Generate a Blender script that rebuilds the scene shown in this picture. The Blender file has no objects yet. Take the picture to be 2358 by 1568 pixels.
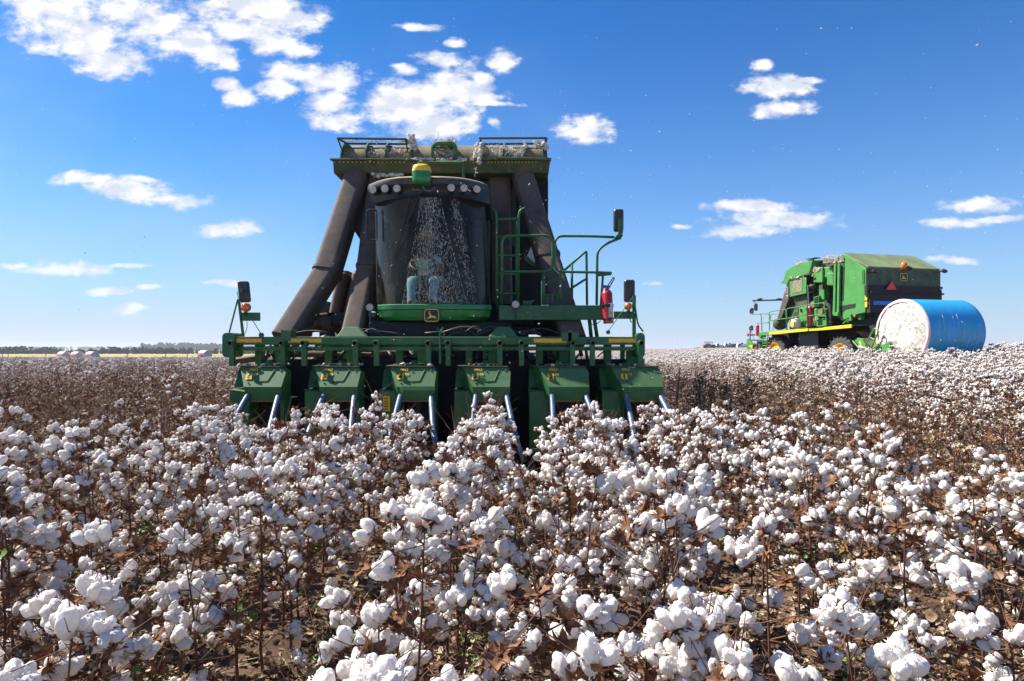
import bpy, bmesh, math, random
import numpy as np
from mathutils import Vector, Matrix, Euler, noise
R = math.radians
scene = bpy.context.scene
C = scene.collection
# ------------------------------------------------------------------ camera
F = 1572.0           # focal length in units of a 2358-pixel wide frame
HZ = 803.0           # horizon row in that frame
CAMZ = 1.6
cam_d = bpy.data.cameras.new('camera'); cam = bpy.data.objects.new('camera', cam_d); C.objects.link(cam)
cam.location = (0, 0, CAMZ); cam.rotation_euler = (R(90), 0, 0)
cam_d.sensor_width = 36; cam_d.lens = 36 * F / 2358; cam_d.shift_y = (HZ - 784) / 2358
cam_d.clip_start = 0.05; cam_d.clip_end = 9000
scene.camera = cam
scene.view_settings.view_transform = 'Standard'; scene.view_settings.look = 'None'
scene.view_settings.exposure = 0.98; scene.view_settings.gamma = 1
scene.render.film_transparent = False
cy = scene.cycles
cy.max_bounces = 6; cy.diffuse_bounces = 3; cy.glossy_bounces = 3; cy.transmission_bounces = 4; cy.transparent_max_bounces = 8
cy.sample_clamp_indirect = 6; cy.caustics_reflective = False; cy.caustics_refractive = False
# ------------------------------------------------------------------ sun and sky
SUN = Vector((-0.68, 0.26, 0.80)).normalized()
sd = bpy.data.lights.new('sun', 'SUN'); sd.energy = 5.0; sd.angle = R(0.5); sd.color = (1.0, 0.95, 0.87)
so = bpy.data.objects.new('sun', sd); C.objects.link(so)
so.rotation_euler = SUN.to_track_quat('Z', 'Y').to_euler(); so.location = (-30, 5, 40)
world = bpy.data.worlds.new('World'); scene.world = world; world.use_nodes = True
NT = world.node_tree; NT.nodes.clear()
def nn(nt, t, **kw):
    n = nt.nodes.new(t)
    for k, v in kw.items(): setattr(n, k, v)
    return n
def setin(nt, n, i, v):
    if isinstance(v, bpy.types.NodeSocket): nt.links.new(v, n.inputs[i])
    else: n.inputs[i].default_value = v
def M(nt, op, *a, clamp=False):
    n = nn(nt, 'ShaderNodeMath', operation=op, use_clamp=clamp)
    for i, v in enumerate(a): setin(nt, n, i, v)
    return n.outputs[0]
def VM(nt, op, *a, out=0):
    n = nn(nt, 'ShaderNodeVectorMath', operation=op)
    for i, v in enumerate(a): setin(nt, n, i, v)
    return n.outputs[out]
def MIXC(nt, f, a, b, blend='MIX'):
    n = nn(nt, 'ShaderNodeMix', data_type='RGBA', blend_type=blend)
    setin(nt, n, 0, f); setin(nt, n, 6, a); setin(nt, n, 7, b)
    return n.outputs[2]
def SS(nt, x, lo, hi):
    n = nn(nt, 'ShaderNodeMapRange', interpolation_type='SMOOTHSTEP')
    setin(nt, n, 0, x); n.inputs[1].default_value = lo; n.inputs[2].default_value = hi
    return n.outputs[0]
def NOISE(nt, vec, scale, detail=2, rough=0.5):
    n = nn(nt, 'ShaderNodeTexNoise')
    if vec is not None: nt.links.new(vec, n.inputs['Vector'])
    n.inputs['Scale'].default_value = scale; n.inputs['Detail'].default_value = detail; n.inputs['Roughness'].default_value = rough
    return n.outputs['Fac'], n.outputs['Color']
sky = nn(NT, 'ShaderNodeTexSky', sky_type='NISHITA', sun_disc=False)
sky.sun_elevation = math.asin(SUN.z); sky.sun_rotation = math.atan2(SUN.x, SUN.y)
sky.air_density = 1.0; sky.dust_density = 0.6; sky.ozone_density = 2.2; sky.altitude = 200
hs = nn(NT, 'ShaderNodeHueSaturation'); hs.inputs['Saturation'].default_value = 1.25; hs.inputs['Hue'].default_value = 0.5
NT.links.new(sky.outputs[0], hs.inputs['Color'])
tc = nn(NT, 'ShaderNodeTexCoord')
sep = nn(NT, 'ShaderNodeSeparateXYZ'); NT.links.new(tc.outputs['Generated'], sep.inputs[0])
yy = M(NT, 'MAXIMUM', sep.outputs[1], 0.02)
uu = M(NT, 'DIVIDE', sep.outputs[0], yy); vv = M(NT, 'DIVIDE', sep.outputs[2], yy)
cmb = nn(NT, 'ShaderNodeCombineXYZ'); NT.links.new(uu, cmb.inputs[0]); NT.links.new(vv, cmb.inputs[1])
uv = cmb.outputs[0]
# each cloud bank is a handful of overlapping soft ellipses of sky direction, torn up by noise
CL = [(150,25,120,75),(80,10,70,40),(205,85,90,60),(255,135,70,38),(290,25,90,40),
 (360,60,70,40),(430,98,80,40),(485,128,55,30),(525,155,25,14),(570,12,120,32),(650,35,85,42),(560,72,85,28),(625,95,60,24),(690,112,45,18),
 (520,190,30,14),(552,218,32,20),(690,160,60,26),(745,180,85,36),(650,200,50,22),(765,232,65,36),(785,278,48,22),
 (960,235,110,50),(1062,212,70,58),(890,235,50,38),(1000,290,110,28),(1105,182,30,30),(935,160,26,13),(1012,130,45,18),(1045,92,22,9),(960,60,45,8),
 (1148,135,40,24),(1345,298,58,28),(1350,322,38,16),(1140,288,22,14),
 (1755,155,24,14),(1790,200,70,24),(1802,258,64,19),(1862,185,34,8),
 (1735,478,88,12),(1790,508,130,18),(1710,532,80,16),
 (2275,470,75,18),(2290,505,85,8),(2190,515,75,12),(1573,521,18,6),
 (180,414,65,14),(290,436,95,20),(410,458,85,15),(325,412,40,8),
 (527,527,65,15),(160,620,100,15),(30,612,40,7),(295,608,48,6),(240,672,50,9),(345,665,30,7),(520,645,50,7),(285,715,45,10),
 (1500,657,18,5),(2190,605,48,9),(1120,245,60,6)]
dmin = None
wn_f, wn_c = NOISE(NT, uv, 7.0, 3, 0.5)
warp = VM(NT, 'SCALE', VM(NT, 'SUBTRACT', wn_c, (0.5, 0.5, 0.5))); warp.node.inputs[3].default_value = 0.028
uvw = VM(NT, 'ADD', uv, warp)
for (px, py, rx, ry) in CL:
    cx, cyy = (px - 1179) / F, (HZ - py) / F; sx, sy = F / rx, F / ry
    q = VM(NT, 'MULTIPLY_ADD', uvw, (sx, sy, 0), (-cx * sx, -cyy * sy, 0))
    l = VM(NT, 'LENGTH', q, out=1)
    dmin = l if dmin is None else M(NT, 'SMOOTH_MIN', dmin, l, 0.25)
uvs = VM(NT, 'MULTIPLY', uv, (1.0, 1.7, 1.0))
n1, _ = NOISE(NT, uvs, 15.0, 9, 0.62)
n3, _ = NOISE(NT, uvs, 42.0, 6, 0.6)
n2, _ = NOISE(NT, VM(NT, 'ADD', uvs, (0.012, -0.020, 0)), 15.0, 4, 0.5)
fld = M(NT, 'ADD', M(NT, 'SUBTRACT', 1.32, dmin), M(NT, 'ADD', M(NT, 'MULTIPLY', M(NT, 'SUBTRACT', n1, 0.5), 2.7), M(NT, 'MULTIPLY', M(NT, 'SUBTRACT', n3, 0.5), 1.7)))
alpha = M(NT, 'MULTIPLY', SS(NT, fld, -0.12, 0.85), M(NT, 'GREATER_THAN', sep.outputs[1], 0.05))
alpha = M(NT, 'MULTIPLY', alpha, M(NT, 'ADD', M(NT, 'MULTIPLY', SS(NT, vv, 0.05, 0.3), 0.32), 0.65))
shade = SS(NT, M(NT, 'ADD', M(NT, 'SUBTRACT', n1, n2), M(NT, 'MULTIPLY', fld, 0.03)), -0.10, 0.15)
ccol = MIXC(NT, shade, (6.4, 6.8, 7.8, 1), (9.3, 9.1, 9.0, 1))
# low-lying pale haze towards the horizon and broad soft veils
veil_f, _ = NOISE(NT, VM(NT, 'MULTIPLY', uv, (1, 2.0, 1)), 2.2, 3, 0.5)
lowv = M(NT, 'MULTIPLY', M(NT, 'EXPONENT', M(NT, 'MULTIPLY', M(NT, 'MAXIMUM', sep.outputs[2], 0.0), -6.8)), 0.97)
pale = M(NT, 'ADD', lowv, M(NT, 'MULTIPLY', SS(NT, M(NT, 'ADD', veil_f, M(NT, 'MULTIPLY', uu, -0.30)), 0.45, 1.0), 0.20), clamp=True)
graded = MIXC(NT, 1.0, hs.outputs[0], (0.04, 0.86, 1.42, 1), 'MULTIPLY')
zd = M(NT, 'SUBTRACT', 1.0, M(NT, 'MULTIPLY', SS(NT, sep.outputs[2], 0.10, 0.50), 0.12))
g0 = graded; graded = VM(NT, 'SCALE', g0); NT.links.new(zd, graded.node.inputs[3])
base = MIXC(NT, pale, graded, (5.9, 6.5, 7.9, 1))
out_c = MIXC(NT, alpha, base, ccol)
bg = nn(NT, 'ShaderNodeBackground'); NT.links.new(out_c, bg.inputs[0]); bg.inputs[1].default_value = 0.0605
wo = nn(NT, 'ShaderNodeOutputWorld'); NT.links.new(bg.outputs[0], wo.inputs[0])
# ------------------------------------------------------------------ helpers
def d2w(px, py, Y):            # pixel of the 2358-wide picture -> point at depth Y
    return Vector(((px - 1179) / F * Y, Y, CAMZ + (HZ - py) / F * Y))
def crop(bx, by, s):
    def f(x, y, Y): return d2w((bx + x / s) / 1.62850, (by + y / s) / 1.62850, Y)
    return f
K1 = crop(1200, 480, 2.036); K2 = crop(800, 1000, 2.24); K3 = crop(1600, 1000, 2.24); K5 = crop(1800, 740, 2.8); K4 = crop(1350, 620, 2.489)
def tag(o, label=None, cat=None, group=None, kind=None):
    if label: o['label'] = label
    if cat: o['category'] = cat
    if group: o['group'] = group
    if kind: o['kind'] = kind
    return o
def empty(name, loc, rz=0):
    o = bpy.data.objects.new(name, None); C.objects.link(o); o.location = loc; o.rotation_euler = (0, 0, rz)
    o.empty_display_size = 0.2
    return o
def sm(a, b, x):
    t = min(1, max(0, (x - a) / (b - a))); return t * t * (3 - 2 * t)
def gz(x, y):
    a = x / max(y, 6.0)
    wl = 1 - sm(-0.32, -0.05, a)
    z = -0.0122 * min(max(y - 40, 0), 270) * wl
    z += 0.50 * sm(0.16, 0.42, a) * sm(9, 23, y) + 0.22 * sm(0.64, 0.75, a) * sm(14, 30, y) + 0.42 * sm(0.1, 0.3, a) * sm(30, 140, y)
    return z
class MB:
    def __init__(s): s.v = []; s.f = []; s.m = []; s.cur = 0
    def add(s, vs, fs, m=None):
        o = len(s.v); s.v += [tuple(v) for v in vs]; s.f += [tuple(i + o for i in f) for f in fs]
        s.m += [s.cur if m is None else m] * len(fs); return s
    def box(s, a, b, m=None):
        x0, y0, z0 = a; x1, y1, z1 = b
        return s.add([(x0,y0,z0),(x1,y0,z0),(x1,y1,z0),(x0,y1,z0),(x0,y0,z1),(x1,y0,z1),(x1,y1,z1),(x0,y1,z1)],
                     [(0,3,2,1),(4,5,6,7),(0,1,5,4),(1,2,6,5),(2,3,7,6),(3,0,4,7)], m)
    def loft(s, A, B, m=None, caps=True):   # two rings of equal length
        n = len(A); fs = [(i, (i+1) % n, n+(i+1) % n, n+i) for i in range(n)]
        if caps: fs += [tuple(range(n-1, -1, -1)), tuple(range(n, 2*n))]
        return s.add(list(A) + list(B), fs, m)
    def rings(s, rs, m=None, caps=True):
        n = len(rs[0]); vs = [v for r in rs for v in r]; fs = []
        for k in range(len(rs)-1):
            fs += [(k*n+i, k*n+(i+1) % n, (k+1)*n+(i+1) % n, (k+1)*n+i) for i in range(n)]
        if caps: fs += [tuple(range(n-1, -1, -1)), tuple((len(rs)-1)*n+i for i in range(n))]
        return s.add(vs, fs, m)
    def prism(s, pts, d, m=None):           # polygon swept by vector d
        d = Vector(d); return s.loft([Vector(p) for p in pts], [Vector(p) + d for p in pts], m)
    def tube(s, path, r, n=8, m=None, caps=True):
        path = [Vector(p) for p in path]; k = len(path)
        rs = r if isinstance(r, (list, tuple)) else [r] * k
        rings = []; up = None
        for i in range(k):
            t = (path[min(i+1, k-1)] - path[max(i-1, 0)])
            if t.length < 1e-9: t = Vector((0, 0, 1))
            t.normalize()
            if up is None: up = Vector((0, 0, 1)) if abs(t.z) < .9 else Vector((1, 0, 0))
            a = t.cross(up)
            if a.length < 1e-6: a = t.orthogonal()
            a.normalize(); b = t.cross(a); up = a.cross(t) if a.cross(t).length > 0 else up
            up = b * -1 if b.dot(up) < 0 else b
            rings.append([path[i] + (a * math.cos(2*math.pi*j/n) + b * math.sin(2*math.pi*j/n)) * rs[i] for j in range(n)])
        # keep rings aligned
        for i in range(1, k):
            best = min(range(n), key=lambda q: (rings[i][q] - rings[i-1][0] - (path[i]-path[i-1])).length)
            rings[i] = rings[i][best:] + rings[i][:best]
        return s.rings(rings, m, caps)
    def disc(s, c, nrm, r, t, n=20, m=None):
        c = Vector(c); d = Vector(nrm).normalized(); return s.tube([c, c + d * t], r, n, m)
    def ell(s, c, r, n=12, k=8, m=None, rot=None):
        c = Vector(c); vs = []; fs = []
        for i in range(k+1):
            th = math.pi * i / k
            for j in range(n):
                ph = 2*math.pi*j/n
                p = Vector((r[0]*math.sin(th)*math.cos(ph), r[1]*math.sin(th)*math.sin(ph), r[2]*math.cos(th)))
                if rot: p = rot @ p
                vs.append(c + p)
        for i in range(k):
            fs += [(i*n+j, (i+1)*n+j, (i+1)*n+(j+1) % n, i*n+(j+1) % n) for j in range(n)]
        return s.add(vs, fs, m)
    def mesh(s, name, mats, smooth=False, off=None, merge=True):
        me = bpy.data.meshes.new(name)
        v = s.v if off is None else [(a-off[0], b-off[1], c-off[2]) for a, b, c in s.v]
        me.from_pydata(v, [], s.f)
        for mt in (mats if isinstance(mats, (list, tuple)) else [mats]): me.materials.append(mt)
        me.polygons.foreach_set('material_index', s.m)
        if merge:
            bm = bmesh.new(); bm.from_mesh(me); bmesh.ops.remove_doubles(bm, verts=bm.verts, dist=1e-5)
            bmesh.ops.recalc_face_normals(bm, faces=bm.faces); bm.to_mesh(me); bm.free()
        if smooth is True: me.polygons.foreach_set('use_smooth', [True] * len(me.polygons))
        elif smooth: me.polygons.foreach_set('use_smooth', [True] * len(me.polygons)); me.set_sharp_from_angle(angle=R(smooth))
        me.update(); return me
    def build(s, name, mats, parent=None, smooth=False, off=None, bevel=0, merge=True, segs=2):
        o = bpy.data.objects.new(name, s.mesh(name, mats, smooth, off, merge)); C.objects.link(o)
        if parent: o.parent = parent
        if bevel:
            b = o.modifiers.new('bevel', 'BEVEL'); b.width = bevel; b.segments = segs; b.limit_method = 'ANGLE'; b.angle_limit = R(40)
        return o
def rrect(c, ax, ay, w, h, r, n=5):     # rounded rectangle ring
    pts = []
    for (sx, sy, a0) in ((1, 1, 0), (-1, 1, 90), (-1, -1, 180), (1, -1, 270)):
        for i in range(n):
            a = R(a0 + 90 * i / (n-1)); pts.append(Vector(c) + Vector(ax)*(sx*(w/2-r) + r*math.cos(a)) + Vector(ay)*(sy*(h/2-r) + r*math.sin(a)))
    return pts
def fillet(pts, r, n=5, closed=False):
    pts = [Vector(p) for p in pts]; out = []
    k = len(pts)
    for i, p in enumerate(pts):
        if not closed and i in (0, k-1): out.append(p); continue
        a = pts[i-1]; b = pts[(i+1) % k]
        da = (a-p); db = (b-p); rr = min(r, da.length*.49, db.length*.49)
        A = p + da.normalized()*rr; B = p + db.normalized()*rr
        for j in range(n):
            t = j/(n-1); out.append(A*(1-t)**2 + p*2*t*(1-t) + B*t*t)
    if closed: out.append(out[0].copy())
    return out
# ------------------------------------------------------------------ materials
def mat(name, col, rough=0.5, metal=0.0, var=0.0, vscale=4.0, dust=0.0, dcol=(0.24, 0.17, 0.11), bump=0.0, bscale=40.0, spec=0.5, coat=0.0, updust=0.0, streak=0):
    m = bpy.data.materials.new(name); m.use_nodes = True; nt = m.node_tree
    p = nt.nodes['Principled BSDF']
    p.inputs['Roughness'].default_value = rough; p.inputs['Metallic'].default_value = metal
    p.inputs['Specular IOR Level'].default_value = spec; p.inputs['Coat Weight'].default_value = coat
    c = (*col, 1)
    if var or dust or bump or updust:
        t = nn(nt, 'ShaderNodeTexCoord'); g = nn(nt, 'ShaderNodeNewGeometry'); pos = t.outputs['Object']
        cur = c
        if var:
            f, _ = NOISE(nt, pos, vscale, 5, 0.6)
            dk = tuple(x * (1 - var) for x in col) + (1,); lt = tuple(min(1, x * (1 + var)) for x in col) + (1,)
            cur = MIXC(nt, SS(nt, f, 0.3, 0.7), dk, lt)
        if dust:
            f, _ = NOISE(nt, VM(nt, 'MULTIPLY', pos, (1, 1, 0.35 if streak else 1)), 5.5, 8, 0.68)
            cur = MIXC(nt, M(nt, 'MULTIPLY', SS(nt, f, 0.62 - dust*0.35, 0.86), min(1, dust*1.6)), cur, (*dcol, 1))
        if updust:
            s2 = nn(nt, 'ShaderNodeSeparateXYZ'); nt.links.new(g.outputs['Normal'], s2.inputs[0])
            f, _ = NOISE(nt, pos, 9.0, 6, 0.7)
            k = M(nt, 'MULTIPLY', SS(nt, M(nt, 'ADD', s2.outputs[2], M(nt, 'MULTIPLY', f, 0.5)), 0.55, 1.15), updust)
            cur = MIXC(nt, k, cur, (*dcol, 1))
            rr = M(nt, 'ADD', M(nt, 'MULTIPLY', k, 0.5), rough, clamp=True); nt.links.new(rr, p.inputs['Roughness'])
        if isinstance(cur, bpy.types.NodeSocket): nt.links.new(cur, p.inputs['Base Color'])
        else: p.inputs['Base Color'].default_value = c
        if bump:
            f, _ = NOISE(nt, pos, bscale, 6, 0.6)
            b = nn(nt, 'ShaderNodeBump'); b.inputs['Strength'].default_value = bump; b.inputs['Distance'].default_value = 0.01
            nt.links.new(f, b.inputs['Height']); nt.links.new(b.outputs[0], p.inputs['Normal'])
    else: p.inputs['Base Color'].default_value = c
    return m
def cotton_mat(name, col, trans=0.22, bscale=160):
    m = bpy.data.materials.new(name); m.use_nodes = True; nt = m.node_tree; nt.nodes.clear()
    t = nn(nt, 'ShaderNodeTexCoord'); f, _ = NOISE(nt, t.outputs['Object'], bscale, 5, 0.7)
    f2, _ = NOISE(nt, t.outputs['Object'], 45, 2, 0.5)
    oi = nn(nt, 'ShaderNodeObjectInfo')
    c = MIXC(nt, SS(nt, M(nt, 'ADD', f2, M(nt, 'MULTIPLY', oi.outputs['Random'], 0.15)), 0.35, 0.75), tuple(x*0.93 for x in col)+(1,), (*col, 1))
    b = nn(nt, 'ShaderNodeBump'); b.inputs['Strength'].default_value = 0.5; b.inputs['Distance'].default_value = 0.004
    nt.links.new(f, b.inputs['Height'])
    d = nn(nt, 'ShaderNodeBsdfDiffuse'); tr = nn(nt, 'ShaderNodeBsdfTranslucent'); mx = nn(nt, 'ShaderNodeMixShader')
    nt.links.new(c, d.inputs[0]); nt.links.new(c, tr.inputs[0]); nt.links.new(b.outputs[0], d.inputs['Normal']); nt.links.new(b.outputs[0], tr.inputs['Normal'])
    mx.inputs[0].default_value = trans; nt.links.new(d.outputs[0], mx.inputs[1]); nt.links.new(tr.outputs[0], mx.inputs[2])
    o = nn(nt, 'ShaderNodeOutputMaterial'); nt.links.new(mx.outputs[0], o.inputs[0]); return m
LINT = cotton_mat('lint', (0.94, 0.88, 0.825), 0.36)
LINT2 = cotton_mat('stray_lint', (0.72, 0.66, 0.58), 0.15)
STEM = mat('stem', (0.125, 0.058, 0.038), 0.75, var=0.5, vscale=6, spec=0.2)
BUR = mat('dry_bur', (0.22, 0.105, 0.055), 0.85, var=0.55, vscale=30, spec=0.15)
HUSK = mat('pale_husk', (0.44, 0.34, 0.22), 0.85, var=0.4, vscale=25, spec=0.15)
LEAF = mat('dry_leaf', (0.20, 0.128, 0.078), 0.85, var=0.7, vscale=18, spec=0.15)
GREENLEAF = mat('green_leaf', (0.10, 0.19, 0.03), 0.6, var=0.4, vscale=30)
SOIL = mat('soil', (0.12, 0.076, 0.05), 0.95, var=0.45, vscale=1.3, bump=0.8, bscale=9, spec=0.1)
# ------------------------------------------------------------------ terrain
def ground():
    ys = [-8, -4, -1] + [0.6*i for i in range(0, 40)] ; y = 24.0
    while y < 700: ys.append(y); y *= 1.06
    ys += [900, 1300, 2000, 3500, 6000]
    us = np.linspace(-1, 1, 121); b = MB(); vs = []
    for yv in ys:
        w = max(14, yv*1.5)
        for u in us:
            x = float(u)*w; z = gz(x, yv)
            if yv < 30: z += 0.05*noise.noise(Vector((x*1.3, yv*1.3, 0))) - 0.03*math.cos(2*math.pi*(x-ROW0)/0.975+math.pi)
            vs.append((x, yv, z))
    n = len(us); fs = [(j*n+i, j*n+i+1, (j+1)*n+i+1, (j+1)*n+i) for j in range(len(ys)-1) for i in range(n-1)]
    b.add(vs, fs); return b.build('ground', SOIL, smooth=True, merge=False)
ROW0 = -3.25 + 0.02
tag(ground(), kind='structure')
PAST = mat('pasture', (0.36, 0.30, 0.12), 0.95, var=0.25, vscale=0.02, spec=0.1)
pb = MB(); vs = []; cols = 60; rowsy = [312, 340, 380, 430, 500, 580, 700, 1000, 1600, 3000]
for yv in rowsy:
    for i in range(cols+1):
        x = -yv*1.4 + (yv*1.4 - 8) * i/cols; vs.append((x, yv, gz(x, yv) + 0.25))
pb.add(vs, [(j*(cols+1)+i, j*(cols+1)+i+1, (j+1)*(cols+1)+i+1, (j+1)*(cols+1)+i) for j in range(len(rowsy)-1) for i in range(cols)])
tag(pb.build('pasture', PAST, smooth=True, merge=False), kind='structure')
# ------------------------------------------------------------------ cotton plants
def ico(sub):
    bm = bmesh.new(); bmesh.ops.create_icosphere(bm, subdivisions=sub, radius=1)
    v = [x.co.copy() for x in bm.verts]; f = [tuple(q.index for q in p.verts) for p in bm.faces]; bm.free(); return v, f
ICO = {k: ico(k) for k in (1, 2, 3, 4)}
def lobes(b, rng, sub, size=1.0, m=0, M4=None):
    n = rng.choice((4, 4, 5)); vs, fs = ICO[sub]; sag = rng.uniform(0, 0.5)
    for k in range(n):
        a = 2*math.pi*k/n + rng.uniform(-.25, .25); rr = 0.0225*rng.uniform(.85, 1.2)
        c = Vector((math.cos(a)*rr, math.sin(a)*rr, 0.021 + rng.uniform(-.006, .006) - sag*0.006))
        s = Vector((0.0185, 0.0165, 0.0270*rng.uniform(.9, 1.25))) * rng.uniform(.85, 1.2); seed = Vector((rng.uniform(0, 50), k*3.1, 0))
        tilt = Euler((0, R(rng.uniform(22, 50)), a)).to_matrix()
        o = []
        for v in vs:
            d = 1 + 0.16*noise.noise(v*1.7+seed) + (0.07*noise.noise(v*4.5+seed) + 0.035*noise.noise(v*10+seed) + (0.03*noise.noise(v*21+seed) if sub > 3 else 0) if sub > 2 else 0.05*noise.noise(v*3.3+seed))
            p = tilt @ Vector((v.x*s.x, v.y*s.y, v.z*s.z)) * d + c
            p = p*size; o.append(M4 @ p if M4 else p)
        b.add(o, fs, m)
    if sub > 1:       # ragged fibre tufts so that the outline is not smooth
        for k in range(70 if sub > 2 else 9):
            a = rng.uniform(0, 6.28); e = rng.uniform(-.35, 1.2); L = 0.041*rng.uniform(.8, 1.12)
            d = Vector((math.cos(a)*math.cos(e), math.sin(a)*math.cos(e), math.sin(e)))
            c = Vector((0, 0, .019)) + d*L*.78; t = d.orthogonal().normalized() * 0.0022; e2 = d.cross(t).normalized()*0.0022
            q = [c+t, c-t*.5+e2, c-t*.5-e2, c + d*L*rng.uniform(.12, .30) + Vector((rng.uniform(-.006, .006), rng.uniform(-.006, .006), -.004))]
            q = [x*size for x in q]; q = [M4 @ x for x in q] if M4 else q
            b.add(q, [(0, 1, 3), (1, 2, 3), (2, 0, 3)], m)
def bur(b, rng, m=1, size=1.0, M4=None, L=0.034, rich=True):
    nb = 4 if not rich else 5
    for k in range(nb):
        a = 2*math.pi*k/nb + rng.uniform(-.2, .2); w = 0.013*rng.uniform(.7, 1.3); prev = None; up = rng.uniform(.25, .9)
        d = Vector((math.cos(a), math.sin(a), 0)); t = Vector((-math.sin(a), math.cos(a), 0)); cup = 0
        pts = []
        segs = 3 if rich else 2
        for i in range(segs+1):
            f = i/segs; ww = w*(1-f)**.7 * (1 if i else .5) + (.0006)
            r = L*f*(1.0 + .15*rng.random()); z = -0.004 + up*r*(1-.4*f) + rng.uniform(-.002, .002)
            c = d*r + Vector((0, 0, z)); pts += [c - t*ww, c + Vector((0, 0, -ww*.5)), c + t*ww]
        fs = []
        for i in range(segs):
            for j in range(2): fs.append((i*3+j, i*3+j+1, i*3+j+4, i*3+j+3))
        pts = [p*size for p in pts]; pts = [M4 @ p for p in pts] if M4 else pts
        b.add(pts, fs, m)
    if rich:       # frilly bracts, long pointed teeth
        for k in range(3):
            a = rng.uniform(0, 6.28)
            for j in range(6):
                aa = a + (j-2.5)*.22; LL = L*rng.uniform(.7, 1.35); e = rng.uniform(-.7, .3)
                d = Vector((math.cos(aa)*math.cos(e), math.sin(aa)*math.cos(e), math.sin(e))); t = Vector((-math.sin(aa), math.cos(aa), rng.uniform(-.5, .5)))*.0034
                p = [-t + d*.004, t + d*.004, d*LL*.6 + t*1.1 + Vector((0, 0, -.004)), d*LL*.6 - t*1.1 + Vector((0, 0, -.004)), d*LL + Vector((0, 0, rng.uniform(-.012, .006)))]
                p = [x*size for x in p]; p = [M4 @ x for x in p] if M4 else p
                b.add(p, [(0, 1, 2, 3), (3, 2, 4)], m)
def leaf(b, rng, c, s, m=0, M4=None):
    n = 5; seed = Vector((rng.uniform(0, 90), 0, 0)); vs = []; rot = Euler((rng.uniform(-1, 1), rng.uniform(-1, 1), rng.uniform(0, 6.28))).to_matrix()
    for i in range(n):
        for j in range(n):
            u = i/(n-1)*2-1; v = j/(n-1)*2-1; k = 1 - .35*abs(u*v)
            p = Vector((u*k, v*k*.8, 0)); p.z = .45*noise.noise(p*1.6+seed) + .35*(u*u) * (1 if rng.random() < 2 else 0)
            p.x += .18*noise.noise(p*3+seed+Vector((9, 0, 0)))
            vs.append(Vector(c) + rot @ (p*s))
    b.add(vs, [(i*n+j, (i+1)*n+j, (i+1)*n+j+1, i*n+j+1) for i in range(n-1) for j in range(n-1) if not ((i in (0, n-2)) and (j in (0, n-2)) and rng.random() < .6)], m)
def skeleton(rng, h, nb=None):
    lean = Vector((rng.uniform(-.1, .1), rng.uniform(-.1, .1), 0)); k = 7; main = []
    for i in range(k):
        f = i/(k-1); main.append(Vector((lean.x*f*f*h + rng.uniform(-.008, .008), lean.y*f*f*h + rng.uniform(-.008, .008), h*f)))
    def at(z):
        f = min(.999, max(0, z/h))*(k-1); i = int(f); return main[i].lerp(main[i+1], f-i)
    br = []; nb = nb or rng.randint(12, 17); a = rng.uniform(0, 6.28); nodes = []
    for i in range(nb):
        f = .16 + .82*i/(nb-1) + rng.uniform(-.02, .02); a += 2.4 + rng.uniform(-.3, .3)
        L = (.38*(1-f)**.6 + .06)*rng.uniform(.7, 1.2); el = rng.uniform(.15, .75); p = at(f*h); path = [p.copy()]; seg = 2 if L < .14 else 3
        d = Vector((math.cos(a)*math.cos(el), math.sin(a)*math.cos(el), math.sin(el)))
        for s in range(seg):
            sd_ = d.cross(Vector((0, 0, 1))).normalized() * (.25 if s % 2 else -.25)
            p = p + (d + sd_).normalized()*L/seg; d.z -= .12; path.append(p.copy())
            if s or seg < 3 or rng.random() < .5: nodes.append((p.copy(), (d*0.7 + Vector((rng.uniform(-.6, .6), rng.uniform(-.6, .6), rng.uniform(-.1, .9)))).normalized(), f))
        br.append(path)
    nodes.append((main[-1].copy(), Vector((rng.uniform(-.4, .4), rng.uniform(-.4, .4), .9)).normalized(), 1.0))
    return main, br, nodes
def stem_mesh(b, main, br, n=5, m=0, rs=1.0):
    k = len(main); b.tube(main, [rs*(.0068*(1-i/(k-1)) + .0020) for i in range(k)], n, m, caps=False)
    for p in br: b.tube(p, [rs*(.0034*(1 - .6*i/(len(p)-1))) for i in range(len(p))], max(3, n-2), m, caps=False)
def orient(p, d, rng, s):
    return Matrix.Translation(p) @ d.to_track_quat('Z', 'X').to_matrix().to_4x4() @ Matrix.Rotation(rng.uniform(0, 6.28), 4, 'Z') @ Matrix.Scale(s, 4)
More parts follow.
